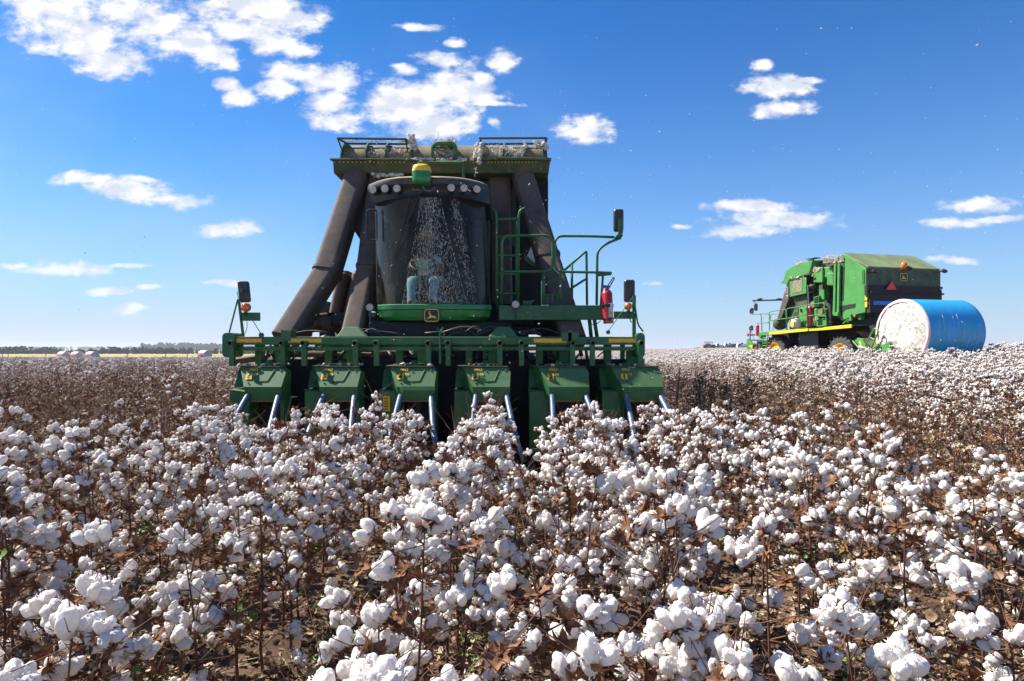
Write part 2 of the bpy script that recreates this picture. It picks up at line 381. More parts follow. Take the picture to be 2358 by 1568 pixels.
def plant_bm(rng, h, sub, boll_keep=1.0, bs=1.0, picked=False, leaves=3, rich=True, n=5, thick=1.0):
    b = MB(); main, br, nodes = skeleton(rng, h, 20 if picked and rich else None); stem_mesh(b, main, br, n, 0, thick)
    for (p, d, f) in nodes:
        T = orient(p, d, rng, 1)
        if picked:
            bur(b, rng, 3 if rng.random() < .55 else 2, .72, T, rich=rich)
            if rng.random() < boll_keep: lobes(b, rng, 1, bs*rng.uniform(.3, .75), 1, T)
            continue
        if f < .3 and rng.random() < .55: continue
        if rng.random() > boll_keep: bur(b, rng, 2, 1.0, T, rich=rich); continue
        lobes(b, rng, sub, bs*rng.uniform(.7, 1.08), 1, T)
        bur(b, rng, 2, 1.15, T, rich=rich)
    for q in range((12 if picked else 7) if rich else 4):
        p_ = rng.choice(main[2:]) if rng.random() < .5 else rng.choice(rng.choice(br)); a_ = rng.uniform(0, 6.28); L_ = rng.uniform(.08, .26); e_ = Vector((math.cos(a_)*L_*.7, math.sin(a_)*L_*.7, rng.uniform(.0, .22)))
        b.tube([p_, p_ + e_*.5 + Vector((0, 0, rng.uniform(-.02, .03))), p_ + e_], [.0026, .0022, .0012], 3, 0, caps=False)
    for i in range(leaves): leaf(b, rng, (rng.uniform(-.14, .14), rng.uniform(-.14, .14), rng.uniform(.1, h*.9)), rng.uniform(.02, .045), 4)
    return b
PM = [STEM, LINT, BUR, HUSK, LEAF]
rng = random.Random(7)
# prototypes for the field that nobody could count (kept outside the scene, used by its geometry nodes only)
proto = bpy.data.collections.new('field_prototypes')
def add_proto(b, name, smooth=True):
    o = bpy.data.objects.new(name, b.mesh(name, PM, smooth, merge=False)); proto.objects.link(o)
for i in range(6): add_proto(plant_bm(rng, rng.uniform(.85, 1.1), 2, .72, 1.0, leaves=4), 'p%02d_a' % i)           # 0-5 laden, near
for i in range(5): add_proto(plant_bm(rng, rng.uniform(.85, 1.1), 1, .16, .7, picked=True, leaves=2), 'p%02d_b' % (6+i)) # 6-10 picked, near
for i in range(5): add_proto(plant_bm(rng, rng.uniform(.9, 1.08), 1, .75, 1.05, leaves=2, rich=False, n=3, thick=1.3), 'p%02d_c' % (11+i))  # 11-15 laden, middle distance
for i in range(4): add_proto(plant_bm(rng, rng.uniform(.85, 1.05), 1, .22, .8, picked=True, leaves=2, rich=False, n=3, thick=1.3), 'p%02d_d' % (16+i)) # 16-19 picked, middle
OCT = ([Vector(v) for v in ((1,0,0),(-1,0,0),(0,1,0),(0,-1,0),(0,0,1),(0,0,-1))], [(0,2,4),(2,1,4),(1,3,4),(3,0,4),(2,0,5),(1,2,5),(3,1,5),(0,3,5)])
def far_patch(rng, dens, S=2.925):
    b = MB()
    for r in range(3):
        for k in range(10):
            x0 = (r-1)*.975 + rng.uniform(-.08, .08); y0 = -S/2 + (k+.5)*S/10; h = rng.uniform(.8, 1.1)
            b.add([(x0-.012, y0, 0), (x0+.012, y0, 0), (x0, y0+.01, h)], [(0, 1, 2)], 0)
            for q in range(5):
                a = rng.uniform(0, 6.28); z = h*rng.uniform(.2, .8); L = rng.uniform(.15, .3)
                b.add([(x0, y0, z), (x0, y0, z+.02), (x0+L*math.cos(a), y0+L*math.sin(a), z+L*.6)], [(0, 1, 2)], 0)
            for q in range(13):
                a = rng.uniform(0, 6.28); rr = rng.uniform(.02, .26); z = h*rng.uniform(.35, 1.0)**.7
                white = rng.random() < dens; s = rng.uniform(.030, .048) if white else rng.uniform(.02, .035)
                c = Vector((x0+rr*math.cos(a), y0+rr*math.sin(a), z)); rt = Euler((rng.uniform(0, 3), rng.uniform(0, 3), 0)).to_matrix()
                b.add([c + rt @ (v*s*Vector((1, 1, .8)).length/1.6) for v in OCT[0]], OCT[1], 1 if white else (3 if rng.random() < .4 else 2))
    return b
for i in range(3): add_proto(far_patch(rng, .60), 'p%02d_e' % (20+i), True)      # 20-22 laden patches
for i in range(3): add_proto(far_patch(rng, .30), 'p%02d_f' % (23+i), True)      # 23-25 sparse patches
def scatter_gn(name, pts, coll):    # pts: (x,y,z, rz, tilt, scale, idx)
    a = np.array(pts, dtype=np.float32); me = bpy.data.meshes.new(name); me.vertices.add(len(a)); me.vertices.foreach_set('co', a[:, :3].ravel())
    at = me.attributes.new('rot', 'FLOAT_VECTOR', 'POINT'); r = np.stack([a[:, 4], a[:, 4]*0.7, a[:, 3]], 1).astype(np.float32); at.data.foreach_set('vector', r.ravel())
    at = me.attributes.new('scl', 'FLOAT', 'POINT'); at.data.foreach_set('value', a[:, 5].copy())
    at = me.attributes.new('idx', 'INT', 'POINT'); at.data.foreach_set('value', a[:, 6].astype(np.int32))
    o = bpy.data.objects.new(name, me); C.objects.link(o)
    g = bpy.data.node_groups.new(name, 'GeometryNodeTree')
    g.interface.new_socket('Geometry', in_out='INPUT', socket_type='NodeSocketGeometry'); g.interface.new_socket('Geometry', in_out='OUTPUT', socket_type='NodeSocketGeometry')
    gi = g.nodes.new('NodeGroupInput'); go = g.nodes.new('NodeGroupOutput'); ip = g.nodes.new('GeometryNodeInstanceOnPoints')
    ci = g.nodes.new('GeometryNodeCollectionInfo'); ci.inputs[0].default_value = coll; ci.inputs['Separate Children'].default_value = True; ci.inputs['Reset Children'].default_value = True
    def na(n, t):
        q = g.nodes.new('GeometryNodeInputNamedAttribute'); q.data_type = t; q.inputs[0].default_value = n; return [s for s in q.outputs if s.enabled and s.name == 'Attribute'][0]
    g.links.new(gi.outputs[0], ip.inputs['Points']); g.links.new(ci.outputs[0], ip.inputs['Instance']); ip.inputs['Pick Instance'].default_value = True
    g.links.new(na('idx', 'INT'), ip.inputs['Instance Index'])
    er = g.nodes.new('FunctionNodeEulerToRotation'); g.links.new(na('rot', 'FLOAT_VECTOR'), er.inputs[0]); g.links.new(er.outputs[0], ip.inputs['Rotation'])
    g.links.new(na('scl', 'FLOAT'), ip.inputs['Scale']); g.links.new(ip.outputs[0], go.inputs[0])
    md = o.modifiers.new('scatter', 'NODES'); md.node_group = g
    return o
XL, XR = -3.80, 3.05          # the unpicked strip in front of the harvester
HX0, HX1 = -4.0, 2.0          # width already swept by the header
def blocked(x, y):
    if HX0-.2 < x < HX1+.2 and 8.35 < y < 20: return True            # header, machine
    a = h2_local(x, y)
    return a is not None
H2R = Vector((14.59, 28.0)); H2H = Vector((-math.sin(R(15)), math.cos(R(15)))); H2N = Vector((-H2H.y, H2H.x))   # rear left corner, heading, left
def h2_local(x, y):
    d = Vector((x, y)) - H2R; a = d.dot(H2H); b_ = d.dot(H2N)
    return (a, b_) if (-3.6 < a < 9.3 and -4.5 < b_ < 0.25) else None
pts = []; near = []; rng = random.Random(11)
k0 = int(-60/0.975)
for k in range(-72, 75):
    x = ROW0 + 0.975*k; y = 1.0 + rng.uniform(0, .2)
    while y < 62:
        y += rng.uniform(.15, .36) if y < 30 else rng.uniform(.2, .38)
        if abs(x) > .95*y + 2.5: 
            continue
        if blocked(x, y): continue
        xx = x + rng.gauss(0, .07 if k in (2, 3) else .13); z = gz(xx, y) - .02
        strip = XL < x < XR
        dist = math.hypot(xx, y)
        if strip and y < 8.6:
            if y < 1.15 or math.hypot(xx, y) < 1.2 or abs(xx) > .8*y + .5: continue
            near.append((xx, y, z, k))
            if k == 4 and y < 5 and rng.random() < .55: near.append((xx - rng.uniform(.32, .62), y, z, k))
            continue
        if strip and y > 20: laden = False
        elif strip: continue
        elif x > 0: laden = xx > 6.2 + .8*noise.noise(Vector((xx*.3, y*.15, 0)))
        else: laden = (rng.random() < .03 + .30*sm(16, 50, y))
        if x < 0 and not laden and False: pass
        if y < 14: idx = rng.randint(0, 5) if laden else rng.randint(6, 10)
        else: idx = rng.randint(11, 15) if laden else rng.randint(16, 19)
        pts.append((xx, y, z, rng.uniform(0, 6.28), rng.uniform(-.06, .06), rng.uniform(.85, 1.12), idx))
y = 63.0
while y < 480:
    S = 2.925 * (1 if y < 160 else 2.0); x = -1.0*y
    while x < 1.0*y:
        if not (x < -.05*y and y > 306):
            laden = rng.random() < (.9 if x > 0 else .30)
            pts.append((x + rng.uniform(-.3, .3), y, gz(x, y)-.05, rng.choice((0, math.pi)), 0, 1.0 if y < 160 else 1.15, rng.randint(20, 22) if laden else rng.randint(23, 25)))
        x += S if y < 160 else S*.8
    y += S if y < 160 else S*.8
fo = scatter_gn('cotton_field', pts, proto)
tag(fo, 'rows of cotton plants stretching away to the horizon, partly picked and brown', 'cotton field', kind='stuff')
print('field instances', len(pts), 'near plants', len(near))
# individually built plants in front of the header
bolls = []; burs = []
for i in range(14):
    b = MB(); lobes(b, rng, 4, 1.0, 0); me = b.mesh('boll', [LINT], True, merge=False); bolls.append(me)
    b = MB(); bur(b, rng, 0, 1.2, None); burs.append(b.mesh('bur', [BUR if i % 4 else HUSK], True, merge=False))
bolls_m = []
for i in range(10):
    b = MB(); lobes(b, rng, 2, 1.0, 0); bur(b, rng, 1, 1.15, None); bolls_m.append(b.mesh('boll', [LINT, BUR if i % 4 else HUSK], True, merge=False))
near.sort(key=lambda t: (t[3], t[1]))
ROWN = {0: 'unit 6', 1: 'unit 5', 2: 'unit 4', 3: 'unit 3', 4: 'unit 2', 5: 'unit 1'}
def ordn(n): return '%d%s' % (n, 'th' if 10 <= n % 100 <= 20 else {1: 'st', 2: 'nd', 3: 'rd'}.get(n % 10, 'th'))
cnt = {}
for (x, y, z, k) in near:
    cnt[k] = cnt.get(k, 0) + 1
    h = rng.uniform(.84, 1.08) if y > 2.2 else rng.uniform(.78, .98)
    h *= 1 - .09*sm(5.5, 8, y)
    if rng.random() < .12: h *= 1.10
    root = empty('cotton_plant', (x, y, z), rng.uniform(0, 6.28))
    main, br, nodes = skeleton(rng, h)
    b = MB(); stem_mesh(b, main, br, 6 if y < 4 else 4, 0)
    tip = main[-1]; tl = rng.uniform(.04, .16); b.tube([tip, tip + Vector((rng.uniform(-.02, .02), rng.uniform(-.02, .02), tl*.6)), tip + Vector((rng.uniform(-.04, .04), rng.uniform(-.04, .04), tl))], [.0028, .0022, .0012], 4, 0, caps=False)
    for q in range(16):
        p_ = rng.choice(main[2:]) if rng.random() < .5 else rng.choice(rng.choice(br)); a_ = rng.uniform(0, 6.28); L_ = rng.uniform(.10, .30); e_ = Vector((math.cos(a_)*L_, math.sin(a_)*L_, rng.uniform(-.02, .25)))
        b.tube([p_, p_ + e_*.5 + Vector((0, 0, rng.uniform(-.02, .03))), p_ + e_], [.0022, .0018, .0010], 3, 0, caps=False)
    b.build('stalk', STEM, root, smooth=True, merge=False)
    b = MB()
    for i in range(rng.randint(5, 10)): leaf(b, rng, (rng.uniform(-.16, .16), rng.uniform(-.16, .16), rng.uniform(.04, h*.9)), rng.uniform(.010, .028), 1 if rng.random() < .05 else 0)
    nbl = 0
    for (p, d, f) in nodes:
        if f < .4 and rng.random() < .62: continue
        if rng.random() < .28:
            bur(b, rng, 2, 1.2, orient(p, d, rng, 1)); continue
        s = rng.choice((.62, .75, .85, .92, 1.0, 1.15))*(1.12 if y < 1.9 else 1.0); nbl += 1
        near_ = y < 3.4; i = rng.randrange(len(bolls if near_ else bolls_m))
        o = bpy.data.objects.new('boll', (bolls if near_ else bolls_m)[i]); C.objects.link(o); o.parent = root; o.matrix_local = orient(p, d, rng, s)
        if near_:
            q = bpy.data.objects.new('bur', burs[i]); C.objects.link(q); q.parent = o
    b.build('dry_leaves', [LEAF, GREENLEAF, BUR], root, smooth=True, merge=False)
    look = 'tall' if h > 1.0 else ('short' if h < .88 else 'mid-height')
    rown = ROWN.get(k, 'no unit (outer right)')
    tag(root, '%s cotton plant, %s from the camera in the row leading to %s' % (look, ordn(cnt[k]), rown), 'cotton plant', 'cotton plants standing in front of the harvester')
# ------------------------------------------------------------------ litter on the soil
lit = bpy.data.collections.new('litter_prototypes')
for i in range(7):
    b = MB(); leaf(b, rng, (0, 0, 0), .035, 0) ; o = bpy.data.objects.new('l%d' % i, b.mesh('l', [LEAF if i % 3 else HUSK], True, merge=False)); lit.objects.link(o)
for i in range(3):
    b = MB(); b.tube([(-.09, 0, 0), (0, .012, .012), (.11, -.01, 0)], .0028, 4); o = bpy.data.objects.new('m%d' % i, b.mesh('m', [STEM if i else HUSK], True, merge=False)); lit.objects.link(o)
pts = []
for i in range(90000):
    y = 1.0 + 13*rng.random()**1.3; x = rng.uniform(-1, 1)*(.85*y + 1)
    pts.append((x, y, gz(x, y) + rng.uniform(0, .045), rng.uniform(0, 6.28), rng.uniform(-.9, .9), rng.uniform(.3, .95), rng.choice((0, 1, 2, 3, 4, 5, 6, 7, 8, 9))))
tag(scatter_gn('leaf_litter', pts, lit), 'dry brown leaves and twigs littering the soil between the cotton rows', 'leaf litter', kind='stuff')
wd = bpy.data.collections.new('weed_prototypes')
b = MB()
for q in range(14): leaf(b, rng, (rng.uniform(-.05, .05), rng.uniform(-.05, .05), rng.uniform(.01, .09)), rng.uniform(.008, .018), 0)
wd.objects.link(bpy.data.objects.new('w0', b.mesh('w', [GREENLEAF], True, merge=False)))
pts = []
for i in range(170):
    y = 1.6 + 6*rng.random(); x = rng.uniform(-1, 1)*(.8*y + .3); pts.append((x, y, gz(x, y)+.02, rng.uniform(0, 6.28), 0, rng.uniform(.6, 1.8), 0))
tag(scatter_gn('green_weeds', pts, wd), 'small bright green weed sprigs between the cotton rows', 'weeds', kind='stuff')
# ------------------------------------------------------------------ machine materials
GRN = mat('green_paint', (0.018, 0.128, 0.032), 0.45, var=0.2, vscale=3, dust=0.55, dcol=(0.13, 0.16, 0.075), updust=0.6, bump=0.06, bscale=60)
GRNB = mat('bright_green_paint', (0.012, 0.20, 0.035), 0.28, dust=0.15, updust=0.25, coat=0.4)
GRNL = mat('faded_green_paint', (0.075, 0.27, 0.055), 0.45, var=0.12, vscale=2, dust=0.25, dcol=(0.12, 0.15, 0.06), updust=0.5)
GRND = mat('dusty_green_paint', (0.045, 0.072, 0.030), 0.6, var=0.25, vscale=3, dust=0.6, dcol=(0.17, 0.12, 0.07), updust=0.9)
TAN = mat('dust_coated_metal', (0.20, 0.165, 0.085), 0.8, var=0.35, vscale=4, dust=0.6, dcol=(0.27, 0.19, 0.12), bump=0.2, bscale=25)
DUCT = mat('duct_plastic', (0.075, 0.052, 0.042), 0.72, var=0.3, vscale=2, dust=0.7, dcol=(0.15, 0.105, 0.075), bump=0.2, bscale=70, updust=0.6)
BLK = mat('black_plastic', (0.018, 0.017, 0.017), 0.4, dust=0.35, dcol=(0.07, 0.055, 0.04), updust=0.6)
DARK = mat('grimy_chassis', (0.012, 0.011, 0.010), 0.7, var=0.4, vscale=5, dust=0.3, dcol=(0.04, 0.03, 0.022))
RUST = mat('rusty_pipe', (0.13, 0.065, 0.035), 0.75, var=0.4, vscale=14, dust=0.4)
STEEL = mat('worn_blue_grey_steel', (0.13, 0.17, 0.25), 0.42, metal=0.4, var=0.2, vscale=8, dust=0.25, dcol=(0.3, 0.26, 0.22))
BOLT = mat('bolt_steel', (0.16, 0.11, 0.08), 0.6, metal=0.4)
ORG = mat('amber_reflective_tape', (1.0, 0.46, 0.015), 0.45, var=0.15, vscale=20, dust=0.15)
YEL = mat('yellow_paint', (0.95, 0.52, 0.02), 0.4, var=0.08)
YEL2 = mat('yellow_strip_paint', (0.85, 0.58, 0.02), 0.45, dust=0.3, dcol=(0.4, 0.3, 0.12))
AMB = mat('amber_lens', (0.85, 0.17, 0.01), 0.2, coat=0.6)
LAMP = mat('lamp_glass', (0.60, 0.52, 0.42), 0.6, var=0.45, vscale=70, bump=0.9, bscale=130)
MIRR = mat('mirror_shell', (0.03, 0.029, 0.031), 0.38, dust=0.3, updust=0.3)
RED = mat('red_enamel', (0.55, 0.015, 0.02), 0.28, coat=0.5, dust=0.1)
WHT = mat('white_paint', (0.75, 0.75, 0.73), 0.5, dust=0.2)
RUB = mat('tyre_rubber', (0.055, 0.048, 0.043), 0.85, dust=0.5, dcol=(0.15, 0.115, 0.085))
BLACKP = mat('decal_black', (0.01, 0.01, 0.01), 0.4)
SEATM = mat('seat_fabric', (0.03, 0.03, 0.032), 0.9)
def glass_mat(name, tint, refl=0.014, dusty=0.09, edge=0.9):
    m = bpy.data.materials.new(name); m.use_nodes = True; nt = m.node_tree; nt.nodes.clear()
    t = nn(nt, 'ShaderNodeBsdfTransparent'); t.inputs[0].default_value = (*tint, 1)
    g = nn(nt, 'ShaderNodeBsdfGlossy'); g.inputs['Roughness'].default_value = 0.03; g.inputs[0].default_value = (.95, .92, .88, 1)
    lw = nn(nt, 'ShaderNodeLayerWeight'); lw.inputs[0].default_value = 0.5
    a = nn(nt, 'ShaderNodeMixShader'); nt.links.new(M(nt, 'ADD', M(nt, 'MULTIPLY', M(nt, 'POWER', lw.outputs['Facing'], 3.0), edge), refl, clamp=True), a.inputs[0])
    nt.links.new(t.outputs[0], a.inputs[1]); nt.links.new(g.outputs[0], a.inputs[2])
    d = nn(nt, 'ShaderNodeBsdfDiffuse'); d.inputs[0].default_value = (0.30, 0.23, 0.16, 1)
    tc_ = nn(nt, 'ShaderNodeTexCoord'); f, _ = NOISE(nt, VM(nt, 'MULTIPLY', tc_.outputs['Object'], (2.5, 1, .5)), 3, 6, .6)
    bmx = nn(nt, 'ShaderNodeMixShader'); nt.links.new(M(nt, 'MULTIPLY', SS(nt, f, .3, .8), dusty*2), bmx.inputs[0])
    nt.links.new(a.outputs[0], bmx.inputs[1]); nt.links.new(d.outputs[0], bmx.inputs[2])
    o = nn(nt, 'ShaderNodeOutputMaterial'); nt.links.new(bmx.outputs[0], o.inputs[0]); return m
GLASS = glass_mat('cab_glass', (0.80, 0.80, 0.72)); GLASS2 = glass_mat('side_glass', (0.7, 0.75, 0.72), .03, .03, .25)
def text_into(b, s, M4, size, m=0, bold=0.0, ext=0.001):
    cu = bpy.data.curves.new('t', 'FONT'); cu.body = s; cu.size = size; cu.offset = bold; cu.extrude = ext; cu.align_x = 'CENTER'; cu.align_y = 'CENTER'
    ob = bpy.data.objects.new('t', cu); me = bpy.data.meshes.new_from_object(ob)
    b.add([M4 @ v.co for v in me.vertices], [tuple(p.vertices) for p in me.polygons], m)
    bpy.data.objects.remove(ob); bpy.data.meshes.remove(me)
# facing the camera side: x right, y up, out of surface = -Y
def face_m(c, tilt=0.0): return Matrix.Translation(c) @ Matrix.Rotation(R(90) - tilt, 4, 'X')
DEER = [(-1.0,-.42),(-.62,-.25),(-.50,-.02),(-.42,.12),(-.36,.35),(-.44,.50),(-.66,.42),(-.70,.52),(-.50,.62),(-.46,.74),(-.62,.98),(-.54,1.02),(-.42,.84),(-.36,.98),(-.28,1.0),(-.32,.80),(-.30,.68),(-.20,.52),(-.08,.22),
        (.10,.12),(.40,.12),(.66,.02),(.84,-.02),(.82,-.12),(.98,-.42),(.92,-.46),(.72,-.22),(.56,-.28),(.80,-.52),(.74,-.58),(.40,-.30),(.06,-.26),(-.12,-.32),(-.22,-.34),(-.52,-.42),(-.74,-.62),(-.80,-.56),(-.62,-.38),(-.96,-.52)]
def emblem(parent, c, s, off, name='emblem', Mx=None, lab=None):
    Mx = Mx or face_m(c); b = MB()
    ring = rrect((0, 0, 0), (1, 0, 0), (0, 1, 0), 2*s, 1.72*s, .45*s, 6)
    b.loft([Mx @ p for p in ring], [Mx @ (p + Vector((0, 0, .008))) for p in ring], 0)
    r1 = rrect((0, 0, .0085), (1, 0, 0), (0, 1, 0), 1.80*s, 1.52*s, .38*s, 6); r2 = rrect((0, 0, .0085), (1, 0, 0), (0, 1, 0), 1.62*s, 1.34*s, .30*s, 6)
    n = len(r1); b.add([Mx @ p for p in r1 + r2], [(i, (i+1) % n, n+(i+1) % n, n+i) for i in range(n)], 1)
    dp = [(x*s*.62, (y-.18)*s*.62, .0088) for x, y in DEER]
    b.add([Mx @ Vector(p) for p in dp], [tuple(range(len(dp)))], 1)
    o = b.build(name, [BLACKP, YEL], parent, off=off, merge=False)
    if lab: tag(o, lab)
    return o
def lumps(b, rng, fn, n, s0, s1, m=0, strands=0, sl=.1):
    for i in range(n):
        c = fn(); s = rng.uniform(s0, s1); vs, fs = ICO[2 if s > .05 else 1]; sd = Vector((rng.uniform(0, 99), 0, 0))
        st = Vector((rng.uniform(.7, 1.5), rng.uniform(.7, 1.3), rng.uniform(.5, 1.0)))
        b.add([c + Vector((v.x*st.x, v.y*st.y, v.z*st.z))*s*(1 + .7*noise.noise(v*2.2+sd)) for v in vs], fs, m)
    for i in range(strands):
        c = fn(); L = rng.uniform(.3, 1)*sl; d = Vector((rng.uniform(-.6, .6), rng.uniform(-.5, .5), rng.uniform(-1, .5))).normalized()*L; e = d.orthogonal().normalized()*L*.2
        b.tube([c, c + d*.5 + e, c + d], [.006, .004, .001], 4, m)
# ================================================================== MAIN HARVESTER
h1 = empty('cotton_harvester', (-1.1, 9.2, 0)); O = h1.location.copy()
tag(h1, 'large green cotton harvester facing the camera with six picking units and a driver', 'harvester')
def P1(b, name, mats, parent=None, **kw): return b.build(name, mats, parent or h1, off=O, **kw)
# --- picking units
FP = 2560.0
UC = [962, 1247, 1535, 1818, 2104, 2382]; NUM = '654321'
for i, cpx in enumerate(UC):
    X = (cpx - 1920)/288.6; bb = MB(); p = lambda x, y, z: Vector((X + x, y, z))
    dx = .04 if i >= 4 else 0
    # hood: sloping number panel, lower panel, right shoulder, lid
    TL, TR, SR, BR, BL = p(-.284, 9.06, 1.354), p(.30+dx, 9.06, 1.354), p(.335+dx, 9.01, 1.29), p(.325+dx, 8.86, 1.105), p(-.163, 8.86, 1.105)
    LL, LR = p(-.14, 8.89, .93), p(.325+dx, 8.89, .93)
    TLb, TRb, SRb = p(-.38, 9.30, 1.354), p(.10+dx, 9.65, 1.36), p(.34+dx, 9.22, 1.29)
    FL, FLb = p(-.41, 9.16, 1.08), p(-.41, 9.75, 1.08)
    TBb = p(-.38, 9.75, 1.36)
    hood = MB()
    hood.add([TL, TR, SR, BR, BL], [(0, 4, 3, 2, 1)]); hood.add([BL, BR, LR, LL], [(0, 3, 2, 1)])
    hood.add([TR, TRb, SRb, SR], [(0, 3, 2, 1)]); hood.add([SR, SRb, p(.335+dx, 9.20, .93), LR, BR], [(0, 4, 3, 2, 1)]); hood.add([SRb, TRb, p(.10+dx, 9.65, .93), p(.335+dx, 9.20, .93)], [(0, 1, 2, 3)])
    hood.add([TLb, TL, BL, LL, p(-.16, 9.05, .93), p(-.30, 9.22, 1.08)], [tuple(range(6))])         # lit left flank
    hood.add([TLb, p(-.30, 9.22, 1.08), FL, p(-.41, 9.30, 1.30)], [(0, 1, 2, 3)])
    hood.add([TLb, p(-.41, 9.30, 1.30), FL, FLb, TBb], [(0, 1, 2, 3, 4)])
    u = P1(hood, 'picking_unit', GRN if i < 4 else GRN, merge=True, smooth=25)
    tag(u, 'green picking unit numbered %s' % NUM[i])
    lid = MB(); lid.prism([TL + Vector((-.02, -.02, .004)), TLb + Vector((-.02, 0, .004)), TBb + Vector((-.02, 0, 0)), TRb, TR + Vector((.01, -.02, .004))], (0, 0, .012)); P1(lid, 'unit_lid', GRND, u, bevel=.003)
    lb = MB(); lb.prism([p(-.42, 9.0, 1.065), p(-.42, 9.7, 1.065), p(-.15, 9.7, 1.03), p(-.15, 9.0, 1.03)], (0, 0, -.012)); lb.cur = 0
    lb.box(p(-.41, 9.02, .22), p(-.165, 9.70, 1.04)); lb.prism([p(-.165, 9.02, 1.03), p(-.165, 9.02, .22), p(-.135, 8.98, .22), p(-.12, 8.93, .93)], (0, .6, 0))
    P1(lb, 'spindle_housing', GRN, u, bevel=.008)
    rb = MB(); rb.box(p(.29+dx, 8.93, .22), p(.335+dx, 9.25, .925)); P1(rb, 'side_panel', GRN, u, bevel=.006)
    # added rod shaped after a shadow outline, bolts and seams on the number panel
    nrm = (BL - TL).cross(TR - TL).normalized(); nrm = nrm if nrm.y < 0 else -nrm
    def on(px, py):   # fraction across / down the sloping panel
        a = p(-.163 + px*.46, 0, 0).x; t = py; return Vector((a, 9.06 + (8.86-9.06)*t, 1.354 + (1.105-1.354)*t)) + nrm*.006
    if i < 4:
        rd = MB(); rd.tube(fillet([on(.18, .50), on(.28, .72), on(.62, .72), on(.74, .18)], .02), .005, 6); P1(rd, 'shadow_line_rod', GRN, u)
        for (q, r_) in ((.18, .50), (.42, .74), (.40, .22), (.74, .18), (.93, .18), (-.1, .1), (.05, .55), (.10, .8)):
            rd = MB(); rd.disc(on(q, r_) - nrm*.01, nrm, .010, .016, 8); P1(rd, 'bolt', GRN, u)
    if i == 2:
        rp = MB(); rp.prism([p(-.10, 8.852, 1.115), p(.335, 8.852, 1.115), p(.335, 8.845, 1.06), p(-.08, 8.845, 1.06)], (0, -.006, 0)); rp.prism([p(-.115, 8.852, 1.12), p(-.08, 8.83, 1.06), p(-.085, 8.86, .96), p(-.12, 8.88, .98)], (.006, 0, 0)); P1(rp, 'repair_plate', GRNL, u, bevel=.003)
    # interior: spindle bars seen in the mouth
    ins = MB(); ins.box(p(-.10, 9.25, .2), p(.28, 9.7, .92))
    for q in range(7):
        for w in range(4): ins.disc(p(-.08 + w*.105, 9.26, .28 + q*.095), (0, -1, 0), .016, .05, 8)
    P1(ins, 'spindle_drum', DARK, u)
    md = MB(); md.box(p(-.10, 8.92, .905), p(.30, 9.2, .93)); P1(md, 'mouth_lip', TAN, u)
    # snout tubes
    for s, (x0, x1) in enumerate(((-.115, -.34), (.285+dx, .53+dx))):
        tb = MB(); spl = (-.03, .22)[s]; pa = fillet([p(x0, 8.95, 1.0), p(x0, 8.86, .985), p(x0+spl*.4, 8.3, .62), p(x0+spl*.9, 7.95, .30)], .12, 5)
        tb.tube(pa, [.036]*(len(pa)-2) + [.034, .022], 14); P1(tb, 'snout_tube', STEEL, u, smooth=True)
    # number plate: black digit on amber
    pl = MB(); Mx = Matrix.Translation(on(.075, .50) + nrm*.004) @ Matrix.Rotation(R(90) - math.atan2(.20, .249), 4, 'X')
    pl.add([Mx @ Vector(q) for q in ((-.042, -.045, 0), (.042, -.045, 0), (.042, .045, 0), (-.042, .045, 0))], [(0, 1, 2, 3)], 0)
    text_into(pl, NUM[i], Mx @ Matrix.Translation((0, -.003, .002)), .098, 1, .004)
    P1(pl, 'number_plate', [YEL, BLACKP], u, merge=False)
    tx = MB(); Mt = Matrix.Translation(on(.155, .15) + nrm*.004) @ Matrix.Rotation(R(90) - math.atan2(.20, .249), 4, 'X'); text_into(tx, 'PRO', Mt, .055, 0, .001)
    text_into(tx, '16', Mt @ Matrix.Translation((.045, -.075, 0)), .055, 0, .001); P1(tx, 'model_lettering', YEL, u, merge=False)
    # caps, grease boxes and brackets on the lid
    tp = MB(); tp.prism([p(-.16, 9.3, 1.37), p(-.06, 9.2, 1.37), p(.08, 9.2, 1.37), p(.18, 9.35, 1.37), p(.1, 9.5, 1.37), p(-.1, 9.5, 1.37)], (0, 0, .03)); tp.disc(p(0, 9.33, 1.39), (0, 0, 1), .045, .05, 12)
    tp.disc(p(.19, 9.4, 1.37), (0, 0, 1), .035, .09, 12); tp.box(p(.02, 9.55, 1.38), p(.16, 9.75, 1.62)); tp.box(p(-.30, 9.6, 1.38), p(-.2, 9.75, 1.66)); tp.box(p(-.06, 9.66, 1.45), p(.0, 9.75, 1.66))
    P1(tp, 'gearbox', GRN, u, bevel=.008)
    lt = MB(); rg = random.Random(50+i); lumps(lt, rg, lambda: p(rg.uniform(-.3, .25), rg.uniform(9.05, 9.6), 1.385), 16, .008, .028); 
    tag(P1(lt, 'lint_scraps', LINT2, u, smooth=True, merge=False), 'bits of stray lint on the lid')
# yellow safety decal on unit 4 side
dc = MB(); q = K2(1455, 1150, 8.99); dc.box((q.x-.045, 8.992, q.z-.10), (q.x+.045, 8.998, q.z+.10), 0)
for j in range(5): dc.box((q.x-.03, 8.989, q.z-.08+j*.035), (q.x+.02, 8.9915, q.z-.068+j*.035), 1)
P1(dc, 'warning_decal', [YEL, BLACKP])
